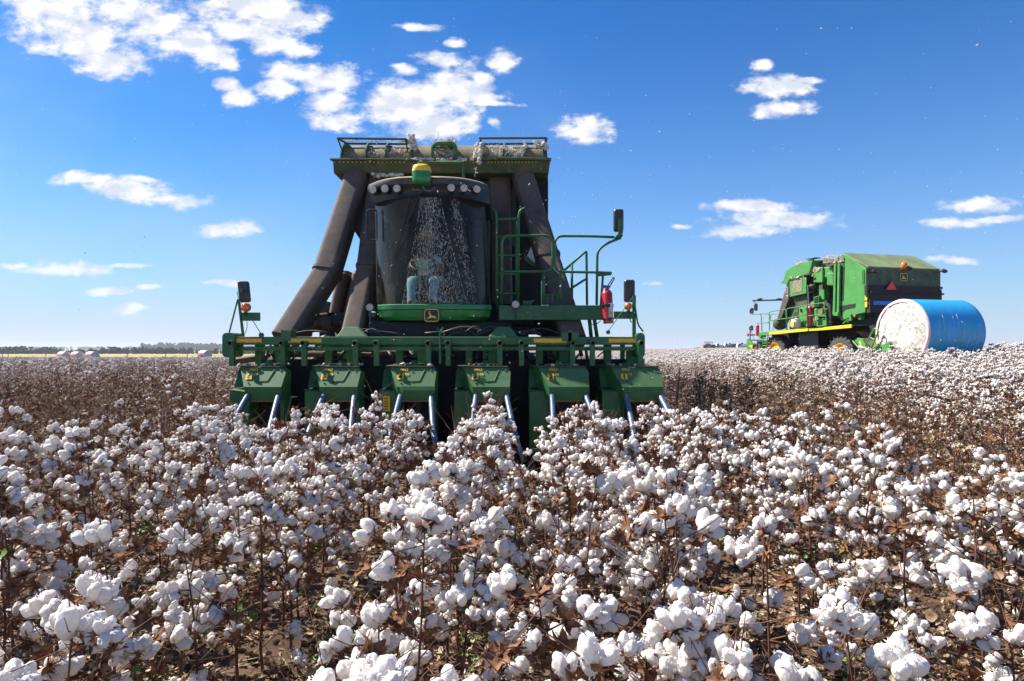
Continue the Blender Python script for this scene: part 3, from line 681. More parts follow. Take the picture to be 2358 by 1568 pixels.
# --- header tool bar
BX0, BX1 = K2(118, 600, 9.2).x, K3(1800, 572, 9.2).x
bm_ = MB(); bm_.box((BX0, 9.2, 1.652), (BX1, 9.42, 1.762)); tb = P1(bm_, 'toolbar', GRN, bevel=.012)
rl = MB(); rl.box((BX0+.05, 9.24, 1.575), (BX1, 9.36, 1.628)); rl.box((BX0+.05, 9.22, 1.632), (BX1, 9.36, 1.642))
hl = [K2(x, 690, 9.2).x for x in (365, 395, 815, 845, 1258, 1282, 1735, 1765)] + [K3(x, 680, 9.2).x for x in (128, 155, 220, 255, 560, 660, 695, 735, 865, 1165, 1225, 1260, 1365)]
P1(rl, 'lower_rail', GRN, bevel=.006)
hb = MB()
for x in hl: hb.disc((x, 9.238, 1.59), (0, -1, 0), .012, .003, 10)
P1(hb, 'rail_hole', BLACKP)
for s, (px, py, kk) in enumerate(((115, 640, K2), (1805, 610, K3))):
    c = kk(px, py, 9.25); e = MB(); w = .115
    xs = (-1, 1)
    ring = rrect((((857 if s == 0 else 2402) - 1920)/2560*9.16, 9.16, 1.6 + (1307-1293)/2560*9.16), (1, 0, 0), (0, 0, 1), .175 if s == 0 else .12, .33, .055, 6)
    e.loft(ring, [v + Vector((0, .30, 0)) for v in ring]); P1(e, 'end_plate', GRN, bevel=.006)
hx = [K2(x, 660, 9.1).x for x in (145, 575, 755, 1190, 1365, 1804)] + [K3(x, 660, 9.1).x for x in (178, 615, 797, 1228, 1395, 1800)]
for x in hx:
    a = MB(); a.box((x-.034, 9.12, 1.37), (x+.034, 9.19, 1.685)); a.tube([(x, 9.10, 1.675), (x, 9.26, 1.675)], .042, 12); hg = P1(a, 'hanger_arm', GRN, bevel=.006)
    a = MB(); a.tube([(x, 9.065, 1.675), (x, 9.10, 1.675)], .026, 6); a.disc((x, 9.085, 1.675), (0, -1, 0), .034, .02, 12); P1(a, 'hanger_bolt', BOLT, hg)
for (x0, x1, kk) in ((118, 404, K2), (626, 908, K2), (900, 1178, K3), (1530, 1790, K3)):
    a = kk(x0, 630, 9.19); c = kk(x1, 630, 9.19); t = MB(); n = 26; rg = random.Random(int(x0)); top = []; bot = []
    for j in range(n+1):
        x = a.x + (c.x-a.x)*j/n; top.append((x, 9.196, 1.737 + rg.uniform(-.002, .002))); bot.append((x, 9.196, 1.684 + rg.uniform(-.004, .004)))
    t.add(top + bot, [(j, j+1, n+2+j, n+1+j) for j in range(n)]); P1(t, 'amber_tape', ORG, merge=False)
for (x0, x1, x2, x3, kk) in ((1040, 1105, 1225, 1295, K2), (520, 590, 700, 765, K3)):
    t = MB(); a = kk(x0, 590, 9.28); d = kk(x3, 590, 9.28); q1 = kk(x1, 508, 9.42); q2 = kk(x2, 508, 9.42)
    zt = 1.90
    t.prism([(a.x, 9.24, 1.763), (d.x, 9.24, 1.763), (q2.x, 9.34, zt), (q1.x, 9.34, zt)], (0, .12, 0)); P1(t, 'lift_bracket', GRN, bevel=.01)
cl = MB()
for (x0, x1, kk, h) in ((590, 672, K2, .09), (1130, 1272, K3, .06), (1180, 1215, K3, .09)):
    a = kk(x0, 0, 9.3).x; c = kk(x1, 0, 9.3).x; cl.box((a, 9.19, 1.70), (c, 9.44, 1.763+h))
P1(cl, 'beam_clamp', GRN, bevel=.006)
cl = MB(); a = K2(1905, 590, 9.15); cl.tube([(a.x, 9.15, 1.53), (a.x, 9.15, 1.83)], .013, 8); cl.tube([(a.x-.04, 9.15, 1.885), (a.x, 9.15, 1.83), (a.x+.04, 9.15, 1.885)], .011, 6); cl.tube([(a.x, 9.16, 1.40), (a.x, 9.16, 1.53)], .02, 8)
P1(cl, 'hose_fork', GRN)
# machinery behind the beam: drive shafts, ducts, header back wall
bk = MB(); bk.box((BX0+.2, 9.86, .25), (BX1-.05, 10.1, 1.45)); P1(bk, 'header_back_wall', DARK, bevel=.02)
sh = MB(); sh.tube([K2(620, 735, 9.75), K2(1030, 735, 9.75)], .045, 12, 0)
for q in range(12): sh.disc(K2(930 + q*8, 735, 9.75), (1, 0, 0), .065, .012, 12, 1)
P1(sh, 'drive_shaft', [RUST, BLK], smooth=30)
for pa, r_ in (([K2(1030, 735, 9.75), K2(1330, 735, 9.75)], .03), ([K2(1390, 722, 9.75), K2(1600, 722, 9.75)], .04), (fillet([K2(150, 800, 9.7), K2(300, 775, 9.7), K2(400, 765, 9.7)], .05), .05)):
    sh = MB(); sh.tube(pa, r_, 12); P1(sh, 'drive_shaft', RUST, smooth=30)
hs_ = MB(); pa = fillet([K2(750, 570, 10.4), K2(790, 500, 10.4), K2(900, 475, 10.5), K2(1100, 500, 10.6), K2(1250, 560, 10.6)], .3, 6)
for q in range(len(pa)-1):
    L = (pa[q+1]-pa[q]).length; k = max(1, int(L/.035))
    for w in range(k):
        c = pa[q].lerp(pa[q+1], w/k); hs_.disc(c, pa[q+1]-pa[q], .13 if w % 2 else .115, L/k, 14)
P1(hs_, 'corrugated_duct', RUST, smooth=30)
rg = random.Random(3)
for q in range(16):
    hz = MB(); x0 = rg.uniform(-3.2, .6); x1 = x0 + rg.uniform(.2, .7); hz.tube(fillet([(x0, 9.5, rg.uniform(1.76, 1.84)), ((x0+x1)/2, 9.55, rg.uniform(1.84, 1.94)), (x1, 9.5, rg.uniform(1.74, 1.82))], .2), rg.uniform(.012, .02), 6); P1(hz, 'hydraulic_hose', BLK, smooth=True)
for q in range(30):
    hz = MB(); x0 = rg.uniform(-3.6, 1.6); hz.tube([(x0, 9.6, rg.uniform(1.4, 1.5)), (x0+rg.uniform(-.2, .2), 9.7, rg.uniform(1.5, 1.7))], rg.uniform(.01, .03), 6); P1(hz, 'hydraulic_hose', BLK, smooth=True)
# --- chassis, axle, tyres
ch = MB(); ch.box((-2.35, 10.25, 1.05), (0.25, 17.0, 1.95)); ch.box((-2.1, 10.0, 1.3), (0.0, 10.3, 2.0)); ch.box((-2.9, 10.9, .75), (.8, 11.2, 1.1)); ch.box((-2.75, 10.3, 1.95), (0.3, 11.6, 2.12)); P1(ch, 'chassis', DARK, bevel=.03)
ub = MB(); ub.prism([K1(400, 1360, 11.3), K1(1700, 1360, 11.3), K1(1920, 1570, 11.3), K1(560, 1570, 11.3)], (0, .8, 0)); P1(ub, 'engine_bay', DARK)
def tyre(parent, c, r, w, axis, off, lugs=20, rimr=.5, nm='wheel', matr=RUB, rimm=None):
    # axis: unit vector of the axle
    ax = Vector(axis).normalized(); u_ = Vector((0, 0, 1)); v_ = ax.cross(u_).normalized(); b = MB(); prof = [(-.5, rimr), (-.5, .80), (-.42, .94), (-.2, .985), (.2, .985), (.42, .94), (.5, .80), (.5, rimr)]; N = 36; rs = []
    for j in range(N):
        a = 2*math.pi*j/N; d = u_*math.cos(a) + v_*math.sin(a); rs.append([Vector(c) + ax*(q*w) + d*(k*r) for q, k in prof])
    rs.append(rs[0]); b.rings(rs, caps=False)
    for j in range(lugs):
        for sgn in (-1, 1):
            a = 2*math.pi*(j + (.5 if sgn > 0 else 0))/lugs; a2 = a + .22
            d = u_*math.cos(a) + v_*math.sin(a); d2 = u_*math.cos(a2) + v_*math.sin(a2); t = v_*math.cos(a) - u_*math.sin(a)
            A = Vector(c) + ax*(sgn*.52*w) + d*(.86*r); B = Vector(c) + ax*(sgn*.50*w) + d*(.97*r); D = Vector(c) + d2*(.98*r)
            ring = [A, B, D]; h = d*(.055*r); b.loft([A - t*.03*r, B - t*.03*r, D - t*.03*r, D - t*.03*r + h*.9, B - t*.03*r + h, A - t*.03*r + h*.4], [A + t*.03*r, B + t*.03*r, D + t*.03*r, D + t*.03*r + h*.9, B + t*.03*r + h, A + t*.03*r + h*.4])
    o = b.build(nm, matr, parent, off=off, smooth=35)
    b = MB(); rr = rimr*r
    b.tube([Vector(c) - ax*w*.45, Vector(c) + ax*w*.30], rr*1.02, 32); b.tube([Vector(c) + ax*w*.30, Vector(c) + ax*w*.42], .32*rr, 16)
    n = 32; ro = [[Vector(c) + ax*w*q + (u_*math.cos(2*math.pi*j/n) + v_*math.sin(2*math.pi*j/n))*rr*k for j in range(n)] for q, k in ((.30, 1.0), (.50, 1.06), (.50, .98), (.34, .86))]
    b.rings(ro, caps=False)
    for j in range(8):
        a = 2*math.pi*j/8; b.disc(Vector(c) + ax*w*.31 + (u_*math.cos(a) + v_*math.sin(a))*rr*.6, ax, rr*.09, .03, 8)
    b.build('rim', rimm or YEL, o, off=off, smooth=35); return o
for x in (-2.75, -2.1, 0.0, 0.7): tyre(h1, (x, 11.1, .97), .97, .5, (1 if x > -1 else -1, 0, 0), O)
for x in (-2.4, .3): tyre(h1, (x, 15.6, .75), .75, .48, (1 if x > -1 else -1, 0, 0), O)
# --- air ducts (suction chutes)
def duct(pa, w, d, ax=(1, 0, 0), name='air_duct', seam=None):
    b = MB(); rs = []; pa = [Vector(p) for p in pa]
    for j, c in enumerate(pa):
        t = (pa[min(j+1, len(pa)-1)] - pa[max(j-1, 0)]).normalized(); a = Vector(ax); a = (a - t*a.dot(t)).normalized(); e = t.cross(a).normalized()
        ww = w[j] if isinstance(w, (list, tuple)) else w
        rs.append(rrect(c, a, e, ww, d, min(ww, d)*.24, 6))
    b.rings(rs); o = P1(b, name, DUCT, smooth=35)
    if seam:
        for f, grow in seam:
            c = pa[0].lerp(pa[-1], f); t = (pa[-1]-pa[0]).normalized(); a = Vector(ax); a = (a - t*a.dot(t)).normalized(); e = t.cross(a).normalized(); s = MB(); ww = (w[0]*(1-f) + w[-1]*f) if isinstance(w, (list, tuple)) else w
            s.loft(rrect(c, a, e, ww+grow, d+grow, min(ww, d)*.26, 6), rrect(c + t*.05, a, e, ww+grow, d+grow, min(ww, d)*.26, 6)); P1(s, 'duct_collar', DUCT, o, smooth=35)
    return o
def dpath(kk1, a, Y1, kk2, c, Y2): return [kk1(a[0], a[1], Y1), kk2(c[0], c[1], Y2)]
p0 = K1(300, 330, 11.75); p1 = K1(55, 1110, 10.7); p2 = K2(600, 620, 9.95)
b = duct([p0, p0.lerp(p1, .5), p1], [.37, .38, .39], .38, seam=((.985, .03),))
duct([p1 + (p1-p2).normalized()*.05, p2], [.365, .36], .36)
p0 = K1(450, 345, 11.9); p1 = K1(362, 1078, 10.9); p2 = K2(1165, 620, 10.0)
duct([p0, p1], [.31, .31], .32, seam=((.985, .025),)); duct([p1, p2], [.29, .32], .31)
duct([K1(1372, 330, 12.0), K1(1385, 1360, 11.5)], .38, .3)
p0 = K1(1540, 340, 11.75); p1 = K1(1738, 1000, 10.9); p2 = K3(1235, 640, 9.95)
duct([p0, p1], [.34, .37], .36, seam=((.985, .03),)); duct([p1, p2], [.35, .36], .35)
# --- rear accumulator and canopy
rb = MB(); pts = [(165, 345), (1742, 345), (1742, 735), (1690, 800), (1690, 1380), (330, 1380), (330, 890), (262, 785), (165, 545)]
rb.prism([K1(x, y, 12.1) for x, y in pts], (0, 4.6, 0)); P1(rb, 'module_chamber', DARK)
for px in (1290, 1480, 1640, 560, 1100):       # ribs on the front wall of the chamber
    rb = MB(); a = K1(px, 350, 12.05); c = K1(px, 900, 12.05); rb.box((a.x-.04, 12.0, c.z), (a.x+.04, 12.1, a.z)); P1(rb, 'chamber_rib', GRND)
pn = MB(); pn.prism([K1(1612, 905, 11.6), K1(1650, 1000, 11.6), K1(1650, 1040, 11.6), K1(1582, 975, 11.6)], (0, .03, 0)); P1(pn, 'grey_flap', WHT)
pn = MB(); pn.prism([K1(1560, 960, 11.5), K1(1650, 1040, 11.5), K1(1640, 1060, 11.5), K1(1560, 1010, 11.5)], (0, .03, 0)); P1(pn, 'green_flap', GRN)
cn = MB(); Yc = 11.45
prof = [(80, 1765, 236, 0), (98, 1755, 258, 0), (104, 1746, 345, 0.10)]
rs = []
for (xl, xr, y, dy) in prof: rs.append([K1(xl, y, Yc+dy), K1(xr, y, Yc+dy), K1(xr, y, Yc+dy) + Vector((0, .5, 0)), K1(xl, y, Yc+dy) + Vector((0, .5, 0))])
cn.rings(rs); P1(cn, 'canopy_lip', GRND, bevel=.01)
lp = MB(); a = K1(78, 240, Yc-.02); c = K1(1340, 240, Yc-.02); d = K1(1765, 240, Yc-.02); lp.tube([a, c], .022, 8); lp.tube(fillet([c + Vector((0, -.02, -.02)), c + Vector((.03, -.02, .01)), d], .03), .028, 8); P1(lp, 'lip_edge', GRND)
ho = MB(); nseg = 10; rs = []
for j in range(nseg+1):
    a = math.pi*.5*j/nseg; r = .42
    zl = K1(0, 236, Yc).z - .03; y = Yc + .12 + r*(1-math.cos(a))*1.3; z = zl + (K1(0, 138, 12.05).z - zl)*math.sin(a)
    xl = K1(170 - 22*math.cos(a), 0, Yc+.1).x; xr = K1(1722 + 16*math.cos(a), 0, Yc+.1).x; rs.append([Vector((xl, y, z)), Vector((xr, y, z))])
vs = [v for r_ in rs for v in r_]; ho.add(vs, [(2*j, 2*j+1, 2*j+3, 2*j+2) for j in range(nseg)])
ho.add([rs[j][0] for j in range(nseg+1)] + [Vector((rs[-1][0].x, rs[-1][0].y, rs[0][0].z))], [tuple(range(nseg+2))]); ho.add([rs[j][1] for j in range(nseg+1)] + [Vector((rs[-1][1].x, rs[-1][1].y, rs[0][1].z))], [tuple(range(nseg+2))])
top = rs[-1]; ho.box((top[0].x, top[0].y, rs[0][0].z - .5), (top[1].x, top[0].y + 4.8, top[0].z))
P1(ho, 'canopy_hood', TAN, smooth=30)
for px in (345, 497, 690, 1232, 1395, 1556, 1700, 160):
    g = MB(); pts = []
    for j in range(7):
        a = math.pi*.5*j/6; pts.append(Vector((K1(px, 0, Yc+.1).x, Yc + .04 + .40*(1-math.cos(a)), K1(0, 236, Yc).z + (K1(0, 134, 12.0).z - K1(0, 236, Yc).z)*math.sin(a))))
    pts.append(Vector((pts[0].x, pts[-1].y, pts[0].z))); g.prism(pts, (.022, 0, 0)); P1(g, 'hood_gusset', GRN)
fr = MB(); q = [K1(x, y, Yc) for x, y in ((855, 228), (862, 135), (890, 118), (1010, 118), (1035, 140), (1040, 228))]; fr.tube(fillet(q, .03), .03, 8); fr.prism([K1(865, 125, Yc+.05), K1(1030, 125, Yc+.05), K1(1035, 145, Yc+.02), K1(860, 145, Yc+.02)], (0, .3, 0)); P1(fr, 'hatch_frame', GRN)
for loop in (((135, 78), (660, 84), (672, 122), (205, 118)), ((1222, 78), (1732, 76), (1722, 118), (1235, 122))):
    t = MB(); pa = [K1(x, y, 11.35 if j < 2 else 11.75) for j, (x, y) in enumerate(loop)]
    t.tube(fillet(pa + [pa[0]], .06), .019, 8); 
    mids = [pa[0].lerp(pa[1], f) for f in (.0, .98)]
    for mm in mids: t.tube([mm, Vector((mm.x, 11.7, K1(0, 190, 11.7).z))], .014, 6)
    t.tube([pa[3], K1(loop[3][0]+110, 232, 11.6)], .018, 6)
    P1(t, 'guard_rail', GRND)
fr = MB(); fr.tube([K1(757, 260, 11.3), K1(1093, 260, 11.3), K1(1093, 380, 11.3)], .028, 4); fr.tube([K1(757, 260, 11.3), K1(757, 330, 11.3)], .028, 4); P1(fr, 'beacon_frame', GRN)
rv = MB()
for x in list(range(115, 660, 33)) + list(range(1285, 1650, 26)): rv.disc(K1(x, 262, Yc-.0), (0, -1, 0), .010, .012, 6)
P1(rv, 'rivet_row', YEL2)
# stray lint hanging about the canopy
rg = random.Random(5); lc = MB()
def line(x0, y0, x1, y1, j, Y=11.5):
    def f():
        t = rg.random(); return K1(x0 + (x1-x0)*t + rg.uniform(-j, j), y0 + (y1-y0)*t + rg.uniform(-j, j), Y + rg.uniform(-.06, .06))
    return f
lumps(lc, rg, line(690, 70, 720, 150, 22), 70, .012, .036, strands=60, sl=.14)
lumps(lc, rg, line(1215, 110, 1180, 250, 14), 44, .012, .034, strands=30, sl=.14)
lumps(lc, rg, line(650, 235, 1160, 240, 6, 11.42), 60, .012, .038, strands=20, sl=.06)
lumps(lc, rg, line(1235, 120, 1215, 270, 8, 11.35), 24, .015, .045, strands=20, sl=.1)
lumps(lc, rg, line(1650, 120, 1730, 150, 18), 22, .02, .05, strands=24, sl=.1)
lumps(lc, rg, line(370, 205, 640, 175, 28, 11.62), 42, .008, .026, strands=110, sl=.11)
lumps(lc, rg, line(880, 165, 1020, 190, 28, 11.55), 36, .008, .028, strands=80, sl=.14)
lumps(lc, rg, line(1245, 160, 1540, 185, 32, 11.55), 36, .006, .022, strands=130, sl=.2)
lumps(lc, rg, line(200, 92, 640, 95, 8, 11.6), 26, .008, .026, strands=20, sl=.07)
lumps(lc, rg, line(870, 100, 1030, 95, 14, 11.5), 14, .012, .03, strands=30, sl=.22)
lumps(lc, rg, line(400, 355, 640, 358, 14, 11.6), 40, .015, .05, strands=10, sl=.07)
lumps(lc, rg, line(1196, 290, 1180, 370, 2, 11.2), 10, .006, .014, strands=4, sl=.1)
lumps(lc, rg, line(1560, 100, 1575, 160, 6, 11.4), 8, .01, .03, strands=8, sl=.1)
tag(P1(lc, 'lint_clumps', LINT2, smooth=True, merge=False), 'ragged stray lint caught on the canopy rails', kind='stuff')
# --- brown tanks at the left of the cab
for (x0, x1) in ((1000, 1108), (1125, 1235)):
    t = MB(); a = K2(x0, 40, 11.5); c = K2(x1, 390, 11.5); sk = .10
    t.loft(rrect((a.x + (c.x-a.x)/2 - .03, 11.6, c.z), (1, 0, 0), (0, 1, 0), c.x-a.x, .6, .1, 6), rrect((a.x + (c.x-a.x)/2 + sk, 11.6, a.z-.06), (1, 0, 0), (0, 1, 0), (c.x-a.x)*.96, .6, .1, 6))
    t.loft(rrect((a.x + (c.x-a.x)/2 + sk, 11.6, a.z-.06), (1, 0, 0), (0, 1, 0), (c.x-a.x)*.96, .6, .1, 6), rrect((a.x + (c.x-a.x)/2 + sk, 11.6, a.z), (1, 0, 0), (0, 1, 0), (c.x-a.x)*.78, .5, .1, 6))
    P1(t, 'side_tank', RUST if False else mat('dusty_tank', (.16, .10, .075), .7, var=.2, dust=.4, updust=.7), smooth=35)
t = MB(); t.box(K2(925, 425, 11.4), K2(1300, 398, 12.2)); t.box(K2(960, 560, 11.5), K2(1000, 425, 11.9)); t.box(K2(935, 455, 11.6), K2(1250, 430, 12)); t.tube(fillet([K2(820, 385, 10.6), K2(880, 420, 10.8), K2(950, 408, 11.2)], .1), .045, 10); t.ell(K2(835, 395, 10.6), (.09, .09, .07)); P1(t, 'tank_shelf', GRND, bevel=.01)
t = MB(); t.disc(K2(965, 380, 11.5), (0, -1, 0), .17, .1, 24); P1(t, 'air_filter', BLK)
# --- left mirror mast
def mirror(c, w, h, tilt, parent=None, yaw=0):
    b = MB(); ax = Vector((math.cos(yaw), math.sin(yaw), 0)); ay = Vector((math.sin(tilt), 0, math.cos(tilt))); dn = ax.cross(ay).normalized(); dn = dn if dn.y < 0 else -dn
    b.rings([rrect(Vector(c) + dn*q, ax, ay, w*k, h*k2, w*.22*k, 6) for q, k, k2 in ((.0, .8, .93), (-.0, .8, .93), (-.018, .98, .99), (-.05, 1, 1), (-.052, .9, .96))][1:]); o = P1(b, 'wing_mirror', MIRR, parent, smooth=30)
    return o
ml = mirror(K2(251, 208, 9.35), .155, .295, -.10); t = MB(); t.box(*[Vector((x, y, z)) for x, y, z in ((K2(210, 0, 9.25).x, 9.24, K2(0, 212, 9.25).z), (K2(245, 0, 9.25).x, 9.28, K2(0, 180, 9.25).z))]); P1(t, 'mirror_clamp', BOLT, ml)
def beacon(c, r): 
    b = MB(); b.disc(c + Vector((0, .02, 0)), (0, 1, 0), r*.95, .03, 20, 1); b.ell(c, (r, .045, r), 20, 10, 0); b.tube([c + Vector((0, -.01, -r)), c + Vector((.01, -.01, -r-.05))], .02, 8, 1); return P1(b, 'amber_light', [AMB, BLK], smooth=30)
beacon(K2(270, 341, 9.28), .062)
t = MB(); a = K2(212, 270, 9.3); c = K2(248, 592, 9.3); t.prism([a + Vector((-.02, 0, 0)), a + Vector((.015, 0, 0)), c + Vector((.02, 0, 0)), c + Vector((-.015, 0, 0))], (0, .02, 0)); t.box(K2(228, 455, 9.3), K2(396, 385, 9.32)); t.tube([K2(205, 275, 9.32), K2(133, 555, 9.32)], .012, 6); t.tube([K2(200, 210, 9.27), K2(206, 250, 9.27), K2(405, 572, 9.2)], .006, 6); t.disc(K2(407, 575, 9.21), (0, -1, 0), .035, .03, 8)
t.tube(fillet([K2(282, 455, 9.3), K2(285, 520, 9.3), K2(255, 580, 9.3)], .1), .005, 6); P1(t, 'mirror_mast', GRN, bevel=.003)
# right mast
mr = mirror(K3(1706, 201, 9.35), .15, .31, .0)
beacon(K3(1695, 333, 9.28), .052)
t = MB(); a = K3(1740, 240, 9.3); c = K3(1735, 575, 9.3); t.box((a.x-.018, 9.3, c.z-.02), (a.x+.03, 9.33, a.z)); t.box(K3(1573, 438, 9.3), K3(1728, 376, 9.32)); t.tube([K3(1735, 250, 9.27), K3(1525, 540, 9.2)], .006, 6); t.disc(K3(1523, 550, 9.21), (0, -1, 0), .03, .03, 8)
t.tube(fillet([K3(1738, 250, 9.28), K3(1775, 490, 9.25), K3(1820, 545, 9.25)], .1), .012, 6); t.tube([K3(1680, 370, 9.28), K3(1720, 470, 9.28)], .008, 6); P1(t, 'mirror_mast', GRN, bevel=.003)
# --- cab
Yg = 10.0
GLt, GLb = K1(0, 530, Yg).z, K1(0, 1350, Yg).z
def gx(f, s):   # half-curves of the windscreen: s in -1..1 across, f 0 bottom .. 1 top
    xl = K1(430 - 8*f, 0, 10.25).x; xr = K1(1290 - 45*f, 0, 10.25).x; cx = (xl+xr)/2; hw = (xr-xl)/2
    return Vector((cx + hw*s, 9.95 + .40*abs(s)**2.6 - .04*f, GLb + (GLt-GLb)*f + (.03*f*(1-s*s)) ))
ws = MB(); NX, NZ = 24, 8; vs = [gx(j/NZ, i/NX*2-1) for j in range(NZ+1) for i in range(NX+1)]
ws.add(vs, [(j*(NX+1)+i, j*(NX+1)+i+1, (j+1)*(NX+1)+i+1, (j+1)*(NX+1)+i) for j in range(NZ) for i in range(NX)]); wsc = P1(ws, 'windscreen', GLASS, smooth=True, merge=False)
st = MB(); rg = random.Random(9)
def spk(n, fn, L):
    for q in range(n):
        s, f = fn()
        if not (0.01 < f < .99 and abs(s) < .97): continue
        a = gx(f, s) + Vector((0, -.004, 0)); l = rg.uniform(.3, 1)*L; w = rg.uniform(.0008, .0024); dx_ = rg.uniform(-.2, .2)*l
        st.add([a + Vector((-w, 0, 0)), a + Vector((w, 0, 0)), a + Vector((w + dx_, 0, l)), a + Vector((-w+dx_, 0, l)), a + Vector((0, -w, l*.5))], [(0, 1, 4), (1, 2, 4), (2, 3, 4), (3, 0, 4)])
def funnel():
    f = rg.random()**1.35; c = .03 + .12*(1-f)*.0; hw = .16 + .40*(1-f)**1.1; g = rg.gauss(0, .6); return (.05 + max(-1, min(1, g))*hw + .02, f)
spk(2300, funnel, .034); spk(420, lambda: ((lambda f: (.48 + .25*(1-f) + rg.gauss(0, .05), f))(rg.random())), .035); spk(160, lambda: (rg.uniform(-.9, .9), rg.random()), .012)
tag(P1(st, 'lint_streaks', LINT2, wsc, merge=False), 'streaks of lint on the windscreen', kind='stuff')
wp = MB(); wp.tube([gx(.98, -.30) + Vector((0, -.02, 0)), gx(.75, -.42) + Vector((0, -.03, 0)), gx(.42, -.66) + Vector((0, -.03, 0))], .007, 6); wp.tube([gx(.72, -.30) + Vector((0, -.02, 0)), gx(.40, -.64) + Vector((0, -.03, 0))], .006, 6); wp.tube([gx(1.0, -.1) + Vector((0, -.03, .02)), gx(.75, -.35) + Vector((0, -.03, 0))], .008, 6); P1(wp, 'wiper', BLK)
xl, xr = gx(0, -1).x, gx(0, 1).x
for s in (-1, 1):
    pz = MB(); a = gx(0, s); c = gx(1, s); pz.loft([a, a + Vector((-.0*s, .0, 0)) + Vector((.02*s, .02, 0)), a + Vector((.02*s, .10, 0)), a + Vector((-.05*s, .08, 0))], [c, c + Vector((.02*s, .02, 0)), c + Vector((.02*s, .10, 0)), c + Vector((-.05*s, .08, 0))]); P1(pz, 'cab_pillar', BLK)
    sg = MB(); sg.add([a + Vector((0, .1, 0)), a + Vector((0, 1.35, 0)), c + Vector((0, 1.35, 0)), c + Vector((0, .1, 0))], [(0, 1, 2, 3)]); P1(sg, 'side_window', GLASS2, merge=False)
    pz = MB(); pz.box(a + Vector((-.04*s, 1.35, 0)), c + Vector((.02*s, 1.45, 0))); P1(pz, 'rear_pillar', BLK)
cb = MB(); cb.box((xl, 10.35, GLb-.12), (xr, 11.85, GLb+.02)); cb.box((xl+.1, 11.8, GLb), (xr-.1, 11.88, GLb+.75)); cb.box((xl+.02, 11.35, GLb), (xl+.30, 11.85, GLt)); cb.box((xr-.30, 11.35, GLb), (xr-.02, 11.85, GLt)); P1(cb, 'cab_shell', BLK, bevel=.02)
cb = MB(); cb.box((xl+.02, 10.1, GLb-.12), (xr-.02, 10.4, GLb+.01)); P1(cb, 'cab_floor', DARK)
# visor roof
rf = MB(); rs = []
def vis(y, xa, xb, bow, dep, cr=0.0):
    ring = []; N = 18
    for j in range(N+1):
        s = j/N*2-1; c = K1((xa+xb)/2 + (xb-xa)/2*s, y, 9.95); r_ = abs(s)**3.2; c.y = 9.95 - bow*.6 + (bow*.6+.16)*r_; c.z -= cr*abs(s)**2.5; ring.append(c)
    ring += [Vector((ring[-1].x, 11.95, ring[-1].z)), Vector((ring[0].x, 11.95, ring[0].z))]; return ring
rf.rings([vis(372, 470, 1180, .0, 0, .02), vis(378, 400, 1235, .14, 0, .03), vis(392, 358, 1268, .2, 0, .035), vis(420, 345, 1285, .22, 0, .03), vis(440, 346, 1290, .2, 0, .03)][::1]); 
P1(rf, 'cab_roof', mat('dusty_roof', (.05, .045, .04), .5, dust=.4, updust=1.0, dcol=(.34, .27, .16)), smooth=40)
vf = MB(); vf.rings([vis(438, 352, 1285, .18, 0, .03), vis(470, 362, 1290, .10, 0, .035), vis(505, 372, 1298, .08, 0, .045), vis(530, 400, 1288, .12, 0, .06)]); vz = P1(vf, 'visor', BLK, smooth=40)
for (x, y) in ((412, 474), (502, 467), (593, 464), (1001, 459), (1097, 462), (1195, 469)):
    s = (x - 815)/455; yy_ = 9.86 + .16*abs(s)**3.2; c = K1(x, y, yy_); n_ = Vector((s*.35, -1, 0)).normalized()
    t = MB(); t.disc(c + n_*-.05, n_, .066, .075, 24, 0); t.disc(c + n_*.025, n_, .054, .012, 24, 1); P1(t, 'work_light', [BLK, LAMP], bevel=.004)
t = MB(); c = K1(770, 466, 9.78); t.tube([K1(705, 468, 9.74), K1(780, 474, 9.74)], .007, 6); t.tube(fillet([K1(780, 430, 9.78), K1(800, 480, 9.76), K1(850, 480, 9.76), K1(880, 450, 9.78)], .05), .01, 6); t.disc(K1(705, 468, 9.74), (1, 0, 0), .022, .01, 8); P1(t, 'wiper_motor_arm', STEEL)
# positioning dome
g = MB(); c = K1(776, 0, 9.72); zc = K1(0, 392, 9.72).z; pr = [(378, .235*.9), (384, .25)]
def dome(ys, m): 
    g.rings([rrect((c.x, 9.74, K1(0, y, 9.72).z), (1, 0, 0), (0, 1, 0), .27*k, .27*k, .10*k, 6) for y, k in ys], m)
dome(((430, .75), (424, .90), (408, .97), (368, 1.0), (362, .98), (338, 1.0)), 0); dome(((337, .99), (318, .985), (300, .92), (288, .80), (281, .60), (279, .3)), 1)
P1(g, 'positioning_dome', [GRNB, YEL], smooth=50)
# bumper under the glass, with the emblem
bp = MB(); rs = []
for (y, xa, xb, o_) in ((1345, 428, 1305, .0), (1352, 428, 1307, -.03), (1385, 430, 1306, -.035), (1392, 434, 1300, .0), (1440, 436, 1296, .01), (1468, 470, 1250, .04)):
    ring = []; N = 18
    for j in range(N+1):
        s = j/N*2-1; q = K1((xa+xb)/2 + (xb-xa)/2*s, y, 9.9); q.y = 9.84 + o_ + .20*abs(s)**5; ring.append(q)
    ring += [Vector((ring[-1].x, 10.6, ring[-1].z)), Vector((ring[0].x, 10.6, ring[0].z))]; rs.append(ring)
rs.reverse(); bp.rings(rs); bpo = P1(bp, 'cab_bumper', GRNB, smooth=30)
q = K1(852, 1430, 9.80); emblem(bpo, Vector((q.x, 9.815, q.z)), .118, O, lab='leaping deer emblem in yellow on black')
